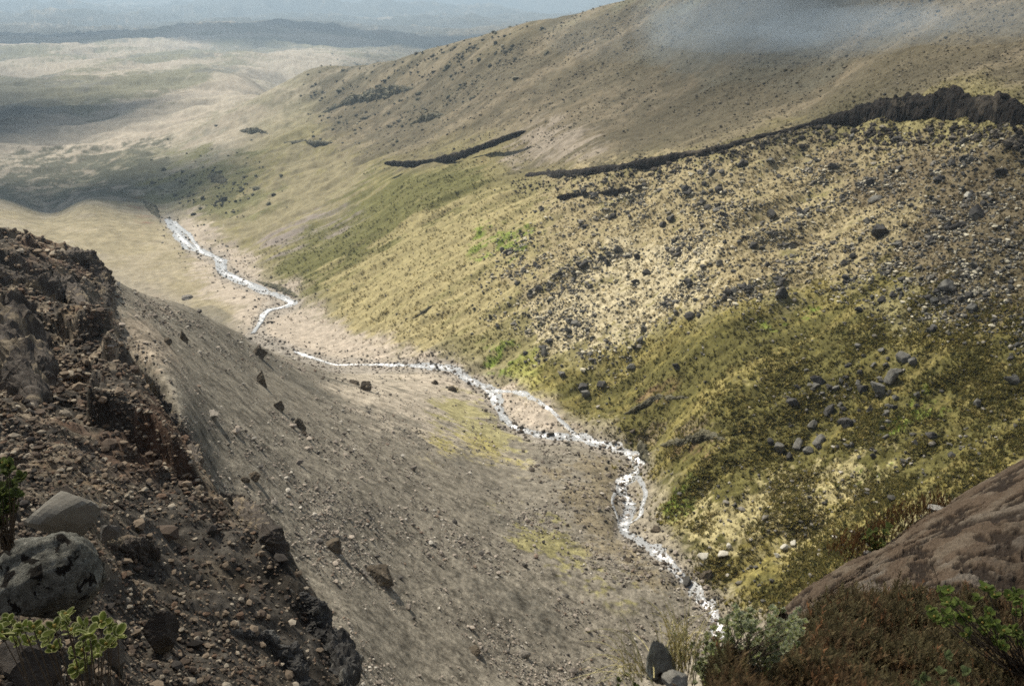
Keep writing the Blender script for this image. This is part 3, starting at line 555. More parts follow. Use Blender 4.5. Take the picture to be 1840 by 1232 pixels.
r = N.new('ShaderNodeValToRGB'); r.color_ramp.elements[0].position = .54; r.color_ramp.elements[1].position = .66; r.color_ramp.elements[0].color = (.24,.25,.26,1); r.color_ramp.elements[1].color = (.93,.93,.95,1)
L.new(ad.outputs[0], r.inputs[0]); L.new(r.outputs[0], b.inputs['Base Color']); b.inputs['Roughness'].default_value = .35; b.inputs['Specular IOR Level'].default_value = .5
bu = N.new('ShaderNodeBump'); bu.inputs['Strength'].default_value = .8; bu.inputs['Distance'].default_value = .25; L.new(n1.outputs['Fac'], bu.inputs['Height']); L.new(bu.outputs[0], b.inputs['Normal'])
WV, WF, WC = [], [], []
def ribbon(pl, wpx, foam, seed, off=.10):
    P_ = stream_pts(pl, wpx); T = np.gradient(P_, axis=0); T /= np.linalg.norm(T, axis=1)[:, None] + 1e-9; Nn = np.c_[-T[:, 1], T[:, 0]]
    n_ = len(P_); tt = np.arange(n_); wl = wpx * 1.05 * P_[:, 1] / F / 2; K = 9; base = len(WV)
    jl = 1 + .75 * noise(tt * .27, tt * 0, seed) + .35 * noise(tt * .8, tt * 0, seed + 1); jr = 1 + .75 * noise(tt * .27, tt * 0 + 9, seed) + .35 * noise(tt * .8, tt * 0 + 9, seed + 1)
    mid = .6 * wl * noise(tt * .2, tt * 0 + 3, seed + 2)
    fm = foam + .16 * noise(tt * .18, tt * 0, seed + 3)
    for i in range(n_):
        for k in range(K):
            f = k / (K - 1) * 2 - 1; o_ = mid[i] + f * wl[i] * (jl[i] if f < 0 else jr[i]); x, y = P_[i] + Nn[i] * o_
            WV.append((x, y, float(zs(x, y)) + off - .12 * abs(f) ** 3)); WC.append((fm[i] - .10 * abs(f) ** 2, 0, 0))
    for i in range(n_ - 1):
        for k in range(K - 1): a = base + i * K + k; WF.append((a, a + 1, a + K + 1, a + K))
ribbon(STREAM[:8], 10, .03, 301, .25); ribbon(STREAM[8:15], 12, .05, 302, .15); ribbon(STREAM[14:20], 20, .06, 303); ribbon(STREAM[19:], 19, .03, 304)
ribbon(STREAM[10:17], 26, -.12, 311, .05); ribbon(STREAM[16:21], 30, -.12, 312, .04); ribbon(STREAM[20:], 30, -.10, 313, .04); ribbon(STREAM[:7], 17, -.12, 314, .12)
ribbon([(880,702,154),(940,706,150),(990,735,141),(1010,760,134),(1040,787,126)], 9, .05, 305); ribbon([(1145,845,114),(1160,880,109),(1150,930,101),(1125,945,99)], 9, .02, 306)
ribbon([(310,400,415),(345,428,370),(360,455,335),(400,468,323)], 8, .0, 307, .25); ribbon([(1112,872,110),(1098,900,106),(1112,940,100)], 7, 0, 308)
water = mesh_obj('stream', WV, WF, WM, cols=np.array(WC)); tag(water, kind='structure')
# ------------------------------------------------------------------ scattering over the ground
VISM = np.zeros(Z.shape, bool)
_mx = np.maximum.accumulate(EE2, axis=1); VISM[:, 1:] = EE2[:, 1:] > _mx[:, :-1] - 1e-6
P2X, P2Y = to_px(AA, EE2); INF = VISM & (P2X > -60) & (P2X < 1900) & (P2Y > -40) & (P2Y < 1290)
# picture area of each grid cell, so that a draw is even over what is seen
cellA = np.zeros(Z.shape); cellA[:, 1:] = np.clip(-np.diff(P2Y, axis=1), 0, 12); cellA[1:] *= np.clip(np.diff(P2X, axis=0), 0, 3)
def draw(wt, n_, r):
    p = (wt * cellA * INF).ravel(); cs = np.cumsum(p); k = np.searchsorted(cs, r.random(n_) * cs[-1]); k = np.clip(k, 0, Z.size - 1)
    jx = r.normal(0, .0006, n_) * YY.ravel()[k]; x = X.ravel()[k] + jx; y = YY.ravel()[k] * (1 + r.normal(0, .0008, n_)); return np.c_[x, y, zs(x, y)], k
PROTO = {}
def rocks_stuff(name, pos, size, c, seed, sub=1, label=None, nv=8, sink=.2, flat=.75):
    r = np.random.default_rng(seed)
    if (sub, 'p') not in PROTO: PROTO[(sub, 'p')] = [rock(900 + i, sub, 8, .06, .0, .5) for i in range(nv)]
    pr = PROTO[(sub, 'p')]; Vs, Fs, Cs = [], [], []; off = 0
    for i in range(len(pos)):
        v, f = pr[r.integers(len(pr))]; a = r.uniform(0, 6.283); ca, sa = math.cos(a), math.sin(a)
        sc = size[i] / 2 * np.array([r.uniform(.8, 1.3), r.uniform(.7, 1.1), flat * r.uniform(.6, 1.1)])
        w = v * sc; tl = r.normal(0, .35); w = np.c_[w[:, 0], w[:, 1] * math.cos(tl) - w[:, 2] * math.sin(tl), w[:, 1] * math.sin(tl) + w[:, 2] * math.cos(tl)]
        w = np.c_[w[:, 0] * ca - w[:, 1] * sa, w[:, 0] * sa + w[:, 1] * ca, w[:, 2] + sc[2] * (1 - 2 * sink)] + pos[i]
        Vs.append(w); Fs.append(f + off); off += len(v); Cs.append(np.repeat(c[i:i + 1], len(v), 0))
    o = mesh_obj(name, np.concatenate(Vs), np.concatenate(Fs), STONE, smooth=False, cols=np.concatenate(Cs)); return tag(o, label, kind='stuff')
STONE = attr_mat('loose_stone', scale=6, bump=.5, bd=.03, lo=.7, hi=1.35)
def cols_mix(r, n_, pal, p, var=.2):
    k = r.choice(len(pal), n_, p=p); return np.clip(np.array(pal)[k] * r.uniform(1 - var, 1 + var, (n_, 1)), .01, .8)
s1 = lambda P_, b_=1: samp(poly_mask(P_, b_), PX, PY)
clump = np.clip(.25 + 1.6 * fbm(X / 14, YY / 14, 110, 3) + 1.2 * fbm3(X / 3, YY / 3, ZB / 3, 111, 2), 0, 1) ** 1.5
clump2 = np.clip(.45 + 1.2 * fbm(X / 9, YY / 9, 112, 3), .03, 1)
# gravel and rubble on the scree
r = np.random.default_rng(1); wscr = scr * (YY > 28) * (YY < 210)
pos, k = draw(wscr * clump2 ** 1.8, 20000, r); y = pos[:, 1]; sz = np.clip(r.lognormal(-2.3, .62, len(y)) * (y / 55) ** .55, .03, .9)
rocks_stuff('gravel', pos, sz, cols_mix(r, len(y), [(.24,.21,.18),(.13,.115,.10),(.33,.31,.275),(.07,.065,.06),(.15,.115,.09)], [.35,.27,.13,.17,.08]), 1)
# rubble of the near left slope
r = np.random.default_rng(2); wn = nel * (YY > 4.5) * (YY < 80) * (.15 + clump2)
pos, k = draw(wn, 15000, r); y = pos[:, 1]; sz = np.clip(r.lognormal(-2.9, .62, len(y)) * (y / 14) ** .75, .015, .9)
rocks_stuff('rubble', pos, sz, cols_mix(r, len(y), [(.17,.135,.10),(.09,.07,.055),(.27,.235,.185),(.045,.04,.036),(.125,.085,.06)], [.34,.30,.11,.17,.08]), 2)
# stones of the right-hand boulder slope
BZ = [(1000,360),(1150,310),(1450,260),(1600,245),(1840,270),(1900,600),(1840,640),(1700,600),(1560,600),(1480,520),(1300,560),(1180,600),(1090,680),(980,640),(860,560),(900,440)]
wb = s1(BZ, .4) * slope_only * (YY > 70) * (YY < 330)
r = np.random.default_rng(3); pos, k = draw(wb * (.12 + clump), 15000, r); y = pos[:, 1]; sz = np.clip(r.lognormal(-.85, .42, len(y)) * (y / 140) ** .5, .2, 1.6)
rocks_stuff('scree_rocks', pos, sz, cols_mix(r, len(y), [(.05,.05,.047),(.10,.097,.088),(.20,.185,.155),(.42,.39,.30)], [.36,.24,.20,.20]), 3)
# stones along the stream and loose over the green slope
r = np.random.default_rng(4); ws = samp(band_mask(STR_PX, 24), PX, PY) * (YY > 60) * (YY < 430) + 1.5 * samp(band_mask(STR_PX, 7), PX, PY) * (YY > 60) + .8 * s1([(960,800),(1110,830),(1130,960),(1300,1080),(1200,1060),(1040,960),(960,870)]) * (YY > 60)
pos, k = draw(ws, 3800, r); y = pos[:, 1]; sz = np.clip(r.lognormal(-1.25, .5, len(y)) * (y / 110) ** .6, .1, 1.3)
rocks_stuff('stream_stones', pos, sz, cols_mix(r, len(y), [(.10,.085,.07),(.20,.175,.15),(.05,.045,.04),(.32,.29,.25)], [.4,.3,.2,.1]), 4)
r = np.random.default_rng(5); wg = slope_only * (YY > 60) * (YY < 300); pos, k = draw(wg * (.1 + clump ** 2), 2600, r); y = pos[:, 1]; sz = np.clip(r.lognormal(-1.2, .5, len(y)), .15, 1.1)
rocks_stuff('slope_stones', pos, sz, cols_mix(r, len(y), [(.07,.068,.06),(.15,.14,.12),(.30,.28,.24)], [.5,.35,.15]), 5)

r = np.random.default_rng(6); pos, k = draw(samp(band_mask([(q[0], q[1] + 6) for q in SCARP_B], 16), PX, PY) * (YY > 60), 1500, r); y = pos[:, 1]; sz = np.clip(r.lognormal(-.35, .45, len(y)), .3, 2.2)
rocks_stuff('scarp_rubble', pos, sz, cols_mix(r, len(y), [(.045,.04,.034),(.09,.08,.065),(.16,.145,.115)], [.6,.28,.12]), 6)
r = np.random.default_rng(9); pos, k = draw(plat * (YY > 150) * (YY < 480) * np.clip(.4 + fbm(lx / 60, ly / 20, 140, 2), .05, 1), 9000, r); y = pos[:, 1]; sz = np.clip(r.lognormal(-1.0, .4, len(y)) * (y / 230), .2, 1.6)
rocks_stuff('hillside_stones', pos, sz, cols_mix(r, len(y), [(.085,.075,.055),(.13,.115,.085),(.20,.175,.13)], [.45,.35,.2]), 8, sink=.3)
r = np.random.default_rng(7); pos, k = draw((s1([(560,190),(700,130),(860,60),(1000,40),(900,150),(760,240),(640,250),(560,250)]) + .9 * s1([(250,355),(330,300),(470,310),(500,350),(400,380),(330,370)])) * (YY > 300) * clump, 1500, r); y = pos[:, 1]; sz = np.clip(r.lognormal(.1, .5, len(y)) * (y / 450), .5, 5)
rocks_stuff('shoulder_rocks', pos, sz, cols_mix(r, len(y), [(.05,.05,.04),(.09,.09,.065),(.16,.15,.11)], [.5,.35,.15]), 7, sink=.35)
# the individual boulders
MB_ = [mat('boulder_dark', (.052,.050,.047), var=.5, scale=1.2, bump=.8, bscale=5, c3=(.13,.125,.11), thr=.56, bdist=.1), mat('boulder_grey', (.12,.117,.105), var=.4, scale=1.4, bump=.8, bscale=5, c3=(.06,.058,.052), thr=.56, bdist=.1), mat('boulder_pale', (.36,.345,.30), var=.2, scale=1.6, bump=.6, bscale=6, bdist=.06)]
RP = [rock(500 + i, 3, 9, .07, .05, .5) for i in range(9)]
RPM = {}
def boulder(p, w, h, label, group, mi, r, name='boulder', cat='boulder'):
    i = int(r.integers(len(RP)))
    if (i, mi) not in RPM: o = mesh_obj(name, RP[i][0], RP[i][1], MB_[mi], smooth=False); RPM[(i, mi)] = o
    else: o = RPM[(i, mi)].copy(); COL.objects.link(o)
    o.scale = (w / 2 * r.uniform(.9, 1.1), w / 2 * r.uniform(.7, 1), h / 2); o.rotation_euler = (r.normal(0, .2), r.normal(0, .2), r.uniform(0, 6.28)); o.location = (p[0], p[1], p[2] + h * .22)
    return tag(o, label, cat, group)
r = np.random.default_rng(8)
HB = [  # (px, py, w, h, shade, label)
 (1400,812,22,30,1,'grey boulder at the left end of the small cluster above the pale grass'),(1432,806,24,22,1,'rounded grey boulder in the middle of the small cluster above the pale grass'),(1418,826,20,20,0,'dark boulder under the small cluster above the pale grass'),
 (1472,797,26,20,1,'grey flat-topped boulder at the right end of the small cluster above the pale grass'),(1450,815,26,18,1,'low grey boulder between the rounded and flat-topped ones of the small cluster'),(1383,800,14,18,0,'smallest dark boulder beside the small cluster above the pale grass'),
 (1578,708,34,30,1,'largest grey boulder of the big pile on the green slope'),(1602,684,28,24,1,'grey boulder touching the top of the largest one in the big pile'),(1548,706,22,20,0,'dark boulder left of the largest one in the big pile'),(1620,650,30,20,1,'uppermost grey boulder of the big pile'),
 (1522,768,34,28,0,'broad dark boulder at the foot of the big pile'),(1490,745,22,22,0,'dark boulder low on the left flank of the big pile'),(1460,768,24,14,1,'flat grey boulder at the lower left tip of the big pile'),(1425,728,28,20,0,'dark boulder standing off to the left of the big pile'),
 (1470,692,30,22,0,'dark broad rock at the upper left of the big pile'),(1745,560,26,16,1,'grey block below the right edge shade, high on the slope'),(1700,520,30,20,1,'large grey block in the upper right rock field'),(1640,655,18,18,1,'pale grey boulder at the top right of the big pile'),
 (1570,365,26,16,1,'grey flat block high in the rock field under the black scarp'),(1740,355,24,12,2,'pale flat slab high in the rock field under the black scarp'),(1755,395,34,28,0,'large dark boulder near the right edge of the rock field'),(1580,425,32,26,0,'large dark boulder in the middle of the upper rock field'),
 (1545,335,14,10,2,'small pale block nearest under the scarp'),(1405,535,30,24,0,'dark boulder pile just above the green band'),(1240,572,22,14,0,'dark boulder at the lower left end of the green band'),(1050,700,22,18,0,'dark boulder above the creek bank in the green slope'),
 (1080,695,20,18,0,'dark boulder right of the one above the creek bank'),(1052,712,22,14,1,'grey boulder under the two dark ones above the creek bank'),(1010,677,18,14,1,'grey boulder at the foot of the pale rock field'),(1135,664,24,12,1,'flat grey boulder alone on the green slope'),
 (1215,662,20,12,0,'dark low boulder right of the lone flat one on the green slope'),(1820,688,26,22,1,'grey boulder at the right edge of the green slope'),(1755,732,20,16,1,'grey boulder half sunk in the green right slope'),(1672,786,22,14,0,'dark low rock above the pale grass on the right'),
 (1645,798,12,10,0,'tiny dark rock left of the low rock above the pale grass'),(1568,822,14,10,0,'dark rock at the upper edge of the pale grass'),(1410,988,26,16,2,'pale white stone on the left of the trio at the edge of shade'),(1425,980,20,12,2,'pale white stone topmost of the trio at the edge of shade'),
 (1397,1000,16,12,2,'pale white stone lowest of the trio at the edge of shade'),(1298,997,22,12,2,'pale stone at the left brink of the pale grass'),(1262,1002,24,10,2,'flat pale stone by the stream bank brink'),(1500,968,12,8,2,'single small pale stone right of the trio'),(1310,985,14,10,2,'small pale stone above the left brink of the pale grass'),
 (1235,1050,26,18,0,'dark boulder beside the lowest pool of the stream'),(1385,392,22,16,0,'dark boulder high in the pale rock field'),(1335,300,24,16,0,'dark boulder right under the long scarp'),(1205,398,18,14,0,'dark boulder high on the left of the rock field'),(1800,315,24,16,0,'dark boulder under the thick end of the scarp')]
for px, py, w, h, mi, lab in HB:
    p = hit(px, py, 60.); s_ = p[1] / F * 1.05; boulder(p, w * s_ * 1.1, h * s_ * 1.25, lab, None, mi, r)
pos, k = draw(wb * (.05 + clump ** 2), 150, r)
for p in pos:
    w = r.uniform(11, 22) * p[1] / F; boulder(p, w, w * r.uniform(.6, .95), 'dark angular boulder among the many lying below the long black scarp', 'dark boulders strewn below the scarp', int(r.random() < .25), r)
pos, k = draw(s1([(1440,700),(1560,640),(1660,640),(1640,720),(1560,800),(1440,790)]) * (YY > 60), 60, r)
for p in pos:
    w = r.uniform(9, 19) * p[1] / F; boulder(p, w, w * r.uniform(.6, .95), 'grey stone packed into the big boulder pile on the green slope', 'stones of the big boulder pile', 0 if r.random() < .45 else 1, r)

# ------------------------------------------------------------------ plants
LEAFM = attr_mat('plant_leaf', rough=.7, scale=60, lo=.75, hi=1.25, bump=0)
t = LEAFM.node_tree; tr = t.nodes.new('ShaderNodeBsdfTranslucent'); mxs = t.nodes.new('ShaderNodeMixShader'); mxs.inputs[0].default_value = .5; pb = t.nodes['Principled BSDF']
t.links.new(pb.inputs['Base Color'].links[0].from_socket, tr.inputs['Color']); t.links.new(pb.outputs[0], mxs.inputs[1]); t.links.new(tr.outputs[0], mxs.inputs[2]); t.links.new(mxs.outputs[0], t.nodes['Material Output'].inputs['Surface'])
def tufts(name, pos, hgt, c, seed, blades=9, wfac=.16, spread=.75):
    r = np.random.default_rng(seed); n_ = len(pos)
    a = r.uniform(0, 6.283, (n_, blades)); tilt = r.uniform(.15, spread, (n_, blades)); h = hgt[:, None] * r.uniform(.6, 1.1, (n_, blades))
    dx = np.cos(a) * np.sin(tilt) * h; dy = np.sin(a) * np.sin(tilt) * h; dz_ = np.cos(tilt) * h; w = wfac * hgt[:, None]
    bx = pos[:, None, 0] + np.cos(a) * .15 * hgt[:, None]; by = pos[:, None, 1] + np.sin(a) * .15 * hgt[:, None]; bz = pos[:, None, 2] - .05 * hgt[:, None] + 0 * a
    v0 = np.stack([bx - np.sin(a) * w, by + np.cos(a) * w, bz], -1); v1 = np.stack([bx + np.sin(a) * w, by - np.cos(a) * w, bz], -1); v2 = np.stack([bx + dx, by + dy, bz + dz_], -1)
    V = np.stack([v0, v1, v2], 2).reshape(-1, 3); cc = np.repeat(c, blades * 3, 0); cc = cc * np.repeat(r.uniform(.8, 1.25, (n_ * blades, 1)), 3, 0)
    return tag(mesh_obj(name, V, np.arange(len(V)).reshape(-1, 3), LEAFM, cols=np.clip(cc, 0, .8)), kind='stuff')
r = np.random.default_rng(21); wt = slope_only * (YY > 62) * (YY < 330) * np.clip(.5 + .9 * n_med, .1, 1)
pos, k = draw(wt, 30000, r); cc = C.reshape(-1, 3)[k]; lum = cc.mean(1, keepdims=True); cc = cc * r.uniform(.95, 1.7, (len(k), 1)) + np.where(r.random((len(k), 1)) < .12, [[.12,.11,.06]], [[0,0,0]])
tufts('grass', pos, np.clip(r.lognormal(-1.05, .3, len(k)) * (pos[:, 1] / 130) ** .5, .2, .8), cc, 22, blades=8, wfac=.2)
r = np.random.default_rng(23); wt = s1([(1130,800),(1300,700),(1700,520),(1900,560),(1900,830),(1440,1105),(1330,1100),(1200,940)]) * (YY > 62) * np.clip(.3 + 1.5 * n_med, 0, 1)
pos, k = draw(wt, 12000, r); tufts('mountain_heath', pos, np.clip(r.lognormal(-1.1, .3, len(k)), .2, .7), cols_mix(r, len(k), [(.14,.125,.04),(.20,.175,.055),(.30,.25,.10),(.09,.09,.035)], [.34,.3,.14,.22]), 24, blades=10, wfac=.22, spread=1.2)

# heather mat in front
def sprigs(name, pos, h, c, seed, nl=22):
    r = np.random.default_rng(seed); n_ = len(pos); lean = r.normal(0, .28, (n_, 2)); V = []; 
    t = np.tile(np.linspace(.1, 1, nl), (n_, 1)); a = r.uniform(0, 6.283, (n_, nl)); L_ = h[:, None] * .20 * (1.15 - .5 * t)
    cx = pos[:, None, 0] + lean[:, None, 0] * h[:, None] * t; cy = pos[:, None, 1] + lean[:, None, 1] * h[:, None] * t; cz_ = pos[:, None, 2] + h[:, None] * t * .95
    ux, uy = np.cos(a), np.sin(a); w = L_ * .22; up = L_ * .9
    v0 = np.stack([cx - uy * w, cy + ux * w, cz_], -1); v1 = np.stack([cx + uy * w, cy - ux * w, cz_], -1); v2 = np.stack([cx + ux * L_, cy + uy * L_, cz_ + up], -1)
    V = np.stack([v0, v1, v2], 2).reshape(-1, 3); cc = np.repeat(c, nl * 3, 0) * np.repeat(r.uniform(.65, 1.4, (n_ * nl, 1)), 3, 0)
    return tag(mesh_obj(name, V, np.arange(len(V)).reshape(-1, 3), LEAFM, cols=np.clip(cc, 0, .6)), kind='stuff')
INF = VISM & (P2X > -400) & (P2X < 2600) & (P2Y < 1700)
r = np.random.default_rng(31); wh = ((hea > .3) | ((P2X > 1800) & (P2Y > 1080))) * (YY > 1.2) * (YY < 4.8)
pos, k = draw(wh, 20000, r); tone = ss(fbm(pos[:, 0] / .5, pos[:, 1] / .5, 120, 3) + r.normal(0, .2, len(k)), -.1, .35)[:, None]
cc = np.array([[.12,.10,.05]]) * (1 - tone) + np.array([[.145,.095,.05]]) * tone; cc = np.where(r.random((len(k), 1)) < .05, [[.22,.12,.06]], cc)
hh_ = .055 + .06 * ss(fbm(pos[:, 0] / .35, pos[:, 1] / .35, 121, 2), -.2, .3); sprigs('heather', pos, hh_ * r.uniform(.7, 1.3, len(k)), cc * r.uniform(.5, 1.6, (len(k), 1)), 32)
A_ = np.array([pt(x, y, Y) for x, y, Y in cline([(1520,990,6.0),(1590,950,6.4),(1640,925,6.7),(1700,900,7.1)], 6)]); pos = np.repeat(A_, 22, 0) + r.normal(0, 1, (len(A_) * 22, 3)) * [.07, .07, .02] + [0, .06, -.05]
sprigs('heather', pos, r.uniform(.05, .09, len(pos)), cols_mix(r, len(pos), [(.10,.05,.02),(.06,.05,.02),(.16,.08,.03)], [.5,.3,.2]), 33)

def tube(path, r0, r1, seg=5):
    path = np.array(path, float); n_ = len(path); T = np.gradient(path, axis=0); T /= np.linalg.norm(T, axis=1)[:, None] + 1e-9
    B = np.cross(T, [.3, .2, .93]); B /= np.linalg.norm(B, axis=1)[:, None] + 1e-9; U = np.cross(T, B); th = np.linspace(0, 6.283, seg, endpoint=False); rr_ = np.linspace(r0, r1, n_)
    V = path[:, None] + rr_[:, None, None] * (B[:, None] * np.cos(th)[None, :, None] + U[:, None] * np.sin(th)[None, :, None]); ix = np.arange(n_ * seg).reshape(n_, seg)
    return V.reshape(-1, 3), np.stack([ix[:-1], np.roll(ix[:-1], -1, 1), np.roll(ix[1:], -1, 1), ix[1:]], -1).reshape(-1, 4)
STEM = mat('woody_stem', (.09,.07,.05), scale=40, bump=.3)
def join(parts):
    V, Fq, o = [], [], 0
    for v, f in parts: V.append(v); Fq.append(np.array(f) + o); o += len(v)
    return np.concatenate(V), np.concatenate(Fq)
# one oval leaf: green blade with a raised pale rim, 10 rim points
_t = np.linspace(0, 2 * math.pi, 10, endpoint=False); _o = np.c_[.5 + .5 * np.cos(_t), .34 * np.sin(_t), .10 * np.abs(np.sin(_t))]; _i = np.c_[.5 + .40 * np.cos(_t), .26 * np.sin(_t), .03 * np.abs(np.sin(_t))]
LV = np.r_[_o, _i, [[.5, 0, -.02]]]
LT = [(k, (k + 1) % 10, 10 + (k + 1) % 10) for k in range(10)] + [(k, 10 + (k + 1) % 10, 10 + k) for k in range(10)] + [(10 + k, 10 + (k + 1) % 10, 20) for k in range(10)]
LT = np.array(LT)
def shrub(root, tips, leaf, label, seed, green=(.07,.10,.02), rim=(.30,.32,.14), n_leaf=(7, 11), bud=(.42,.33,.10), stem_r=.004, sub=1, twig=0, droop=.2, pale=0.):
    r = np.random.default_rng(seed); root = np.array(root, float); e = empty('shrub', root); tag(e, label, 'shrub')
    st, lv, lc, tw, bd, bc = [], [], [], [], [], []
    for tp in tips:
        tp = np.array(tp, float); b0 = root + r.normal(0, .03, 3) * [1, 1, 0]; m1 = b0 * .55 + tp * .45 + r.normal(0, .04, 3) - [0, 0, .03]
        ts = np.linspace(0, 1, 9)[:, None]; path = (1 - ts) ** 2 * b0 + 2 * ts * (1 - ts) * m1 + ts ** 2 * tp; st.append(tube(path - root, stem_r, stem_r * .5))
        if twig and r.random() < twig:
            q = tp + r.normal(0, .3, 3) * leaf * 4 + [0, 0, leaf * 2]; st.append(tube(np.array([tp, (tp + q) / 2 + r.normal(0, .2, 3) * leaf, q]) - root, stem_r * .5, stem_r * .3))
        for s_ in range(sub):
            c0 = tp + (r.normal(0, 1, 3) * leaf * 1.1 if s_ else 0); ax = r.normal(0, .45, 3) + [0, -.35, 1]; ax /= np.linalg.norm(ax); n_ = r.integers(*n_leaf)
            B = np.cross(ax, [1, .1, 0]); B /= np.linalg.norm(B); U = np.cross(ax, B)
            for j in range(n_):
                th = j * 2.4 + r.normal(0, .3); el = r.uniform(.1, .9) * (1 - j / n_) + .5 * j / n_ + .25 * (j / n_); d = (B * math.cos(th) + U * math.sin(th)) * math.cos(el) + ax * math.sin(el); sd = np.cross(ax, d); sd /= np.linalg.norm(sd) + 1e-9; nn_ = np.cross(d, sd)
                s2 = leaf * r.uniform(.65, 1.15); base = c0 - ax * leaf * .5 * (1 - j / n_)
                lv.append((base - root + (LV[:, :1] * d + LV[:, 1:2] * sd + LV[:, 2:3] * nn_) * s2, LT)); g = np.array(green) * r.uniform(.6, 1.5); rm = np.array(rim) * r.uniform(.75, 1.25)
                if r.random() < pale: g = g * .5 + np.array([.22,.23,.17]) * .5
                lc.append(np.r_[np.repeat([rm], 10, 0), np.repeat([g * 1.2], 10, 0), [g]])
            if r.random() < .6:
                v, f = ICO[1]; lv.append((v * leaf * .16 + c0 + ax * leaf * .12 - root, f)); lc.append(np.repeat([np.array(bud) * r.uniform(.7, 1.2)], len(v), 0))
    V, Fq = join(st); mesh_obj('stem', V, Fq, STEM, parent=e)
    V, Fq = join(lv); tag(mesh_obj('leaves', V, Fq, LEAFM, parent=e, cols=np.clip(np.concatenate(lc), 0, .8)))
    if tw: V, Fq = join(tw); mesh_obj('twig', V, Fq, mat('bare_twig', (.32,.30,.25), scale=60, bump=0), parent=e)
    return e
def tips_px(L, Y, r, n_=1, jit_=8, dY=.12):
    out = []
    for x, y in L:
        for _ in range(n_): out.append(pt(x + r.normal(0, jit_), y + r.normal(0, jit_), Y * (1 + r.normal(0, dY))))
    return out
r = np.random.default_rng(50)
LS = [(25,1135),(45,1120),(50,1150),(85,1150),(100,1125),(122,1105),(130,1135),(155,1150),(150,1170),(165,1185),(195,1125),(205,1140),(190,1150),(165,1160),(140,1190),(18,1115),(5,1140),(70,1140),(112,1120),(95,1160),(135,1170),(160,1135),(175,1175),(200,1150),(30,1150),(60,1130),(145,1120),(180,1120),(150,1200)]
p0 = pt(90, 1300, 3.2); shrub((p0[0], 3.4, float(zs(p0[0], 3.4))), tips_px(LS, 3.2, r, 1, 3, .05), 0.05, 'yellow-green shrub with pale-rimmed leaves in front of the lichened boulder', 51, green=(.085,.105,.022), rim=(.55,.55,.27), stem_r=.005, n_leaf=(6, 9))
def blob(poly, n_, r):
    out = []; xs = [q[0] for q in poly]; ys = [q[1] for q in poly]; m = poly_mask(poly, -.6)
    while len(out) < n_:
        x, y = r.uniform(min(xs), max(xs)), r.uniform(min(ys), max(ys))
        if samp(m, np.array([x]), np.array([y]))[0] > .5: out.append((x, y))
    return out
p0 = hit(1330, 1228, 2.0, 4)
shrub((p0[0], p0[1] + .08, p0[2]), tips_px(blob([(1255,1170),(1290,1130),(1320,1095),(1345,1090),(1360,1120),(1395,1110),(1440,1110),(1430,1150),(1400,1170),(1380,1215),(1340,1235),(1270,1235),(1250,1200)], 110, r), 2.55, r, 1, 2, .03), .017, 'grey-green shrub with small pale-edged leaves right of the pointed stone', 52, green=(.25,.28,.10), rim=(.72,.70,.52), bud=(.35,.30,.15), stem_r=.0022, twig=.5, pale=.6, sub=4)
shrub(hit(1235, 1225, 2.0, 4), tips_px(blob([(1195,1160),(1230,1125),(1280,1120),(1290,1160),(1250,1190),(1210,1190)], 22, r), 2.5, r, 1, 2, .03), .015, 'thin twiggy bush behind the pointed stone with few tiny leaves', 53, green=(.14,.15,.05), rim=(.42,.40,.22), stem_r=.002, twig=.8, n_leaf=(3, 6), pale=.3)
shrub(hit(1850, 1225, 2.0, 4.4), tips_px(blob([(1665,1075),(1700,1050),(1760,1060),(1850,1060),(1900,1100),(1900,1200),(1840,1170),(1780,1150),(1720,1140),(1670,1110)], 60, r), 2.9, r, 1, 2, .04), .032, 'leafy green shrub at the picture edge in front of the brown slab', 54, green=(.10,.135,.03), rim=(.24,.28,.10), stem_r=.003, twig=.35)
shrub(hit(1690, 1231, 2.0, 4.4), tips_px([(1660,1215),(1690,1200),(1700,1180),(1710,1225),(1730,1210),(1645,1228),(1680,1228)], 2.7, r, 1, 3, .02), .027, 'low pale-leaved sprig in the dark heather below the leafy shrub', 55, green=(.14,.17,.07), rim=(.20,.23,.12), stem_r=.002)
shrub(pt(15, 985, 7.2), tips_px(blob([(-30,830),(20,825),(38,860),(35,900),(20,930),(-30,960)], 40, r), 7.0, r, 1, 2, .02), .075, 'dark shrub above the slab boulder at the picture edge', 56, green=(.045,.06,.015), rim=(.13,.15,.06), stem_r=.006)
shrub(pt(1580, 1000, 6.3), tips_px(blob([(1552,985),(1560,950),(1590,935),(1610,950),(1600,980),(1570,1000)], 22, r), 6.2, r, 1, 2, .01), .045, 'small green shrub growing over the far edge of the brown slab', 57, green=(.09,.11,.03), rim=(.24,.25,.10), stem_r=.004)
shrub(pt(1130, 1260, 2.35), tips_px([(1110,1222),(1125,1212),(1138,1228),(1118,1230),(1148,1232)], 2.3, r, 1, 3, .01), .014, 'tiny sprig with narrow leaves left of the pointed stone', 58, green=(.08,.10,.03), rim=(.25,.26,.12), stem_r=.0015)
shrub(pt(1030, 1300, 2.4), tips_px([(1180,1235),(1080,1232)], 2.35, r, 1, 3, .01), .012, 'tiniest sprig at the very bottom beside the grass tussock', 59, green=(.08,.10,.03), rim=(.25,.26,.12), stem_r=.0015) if False else None

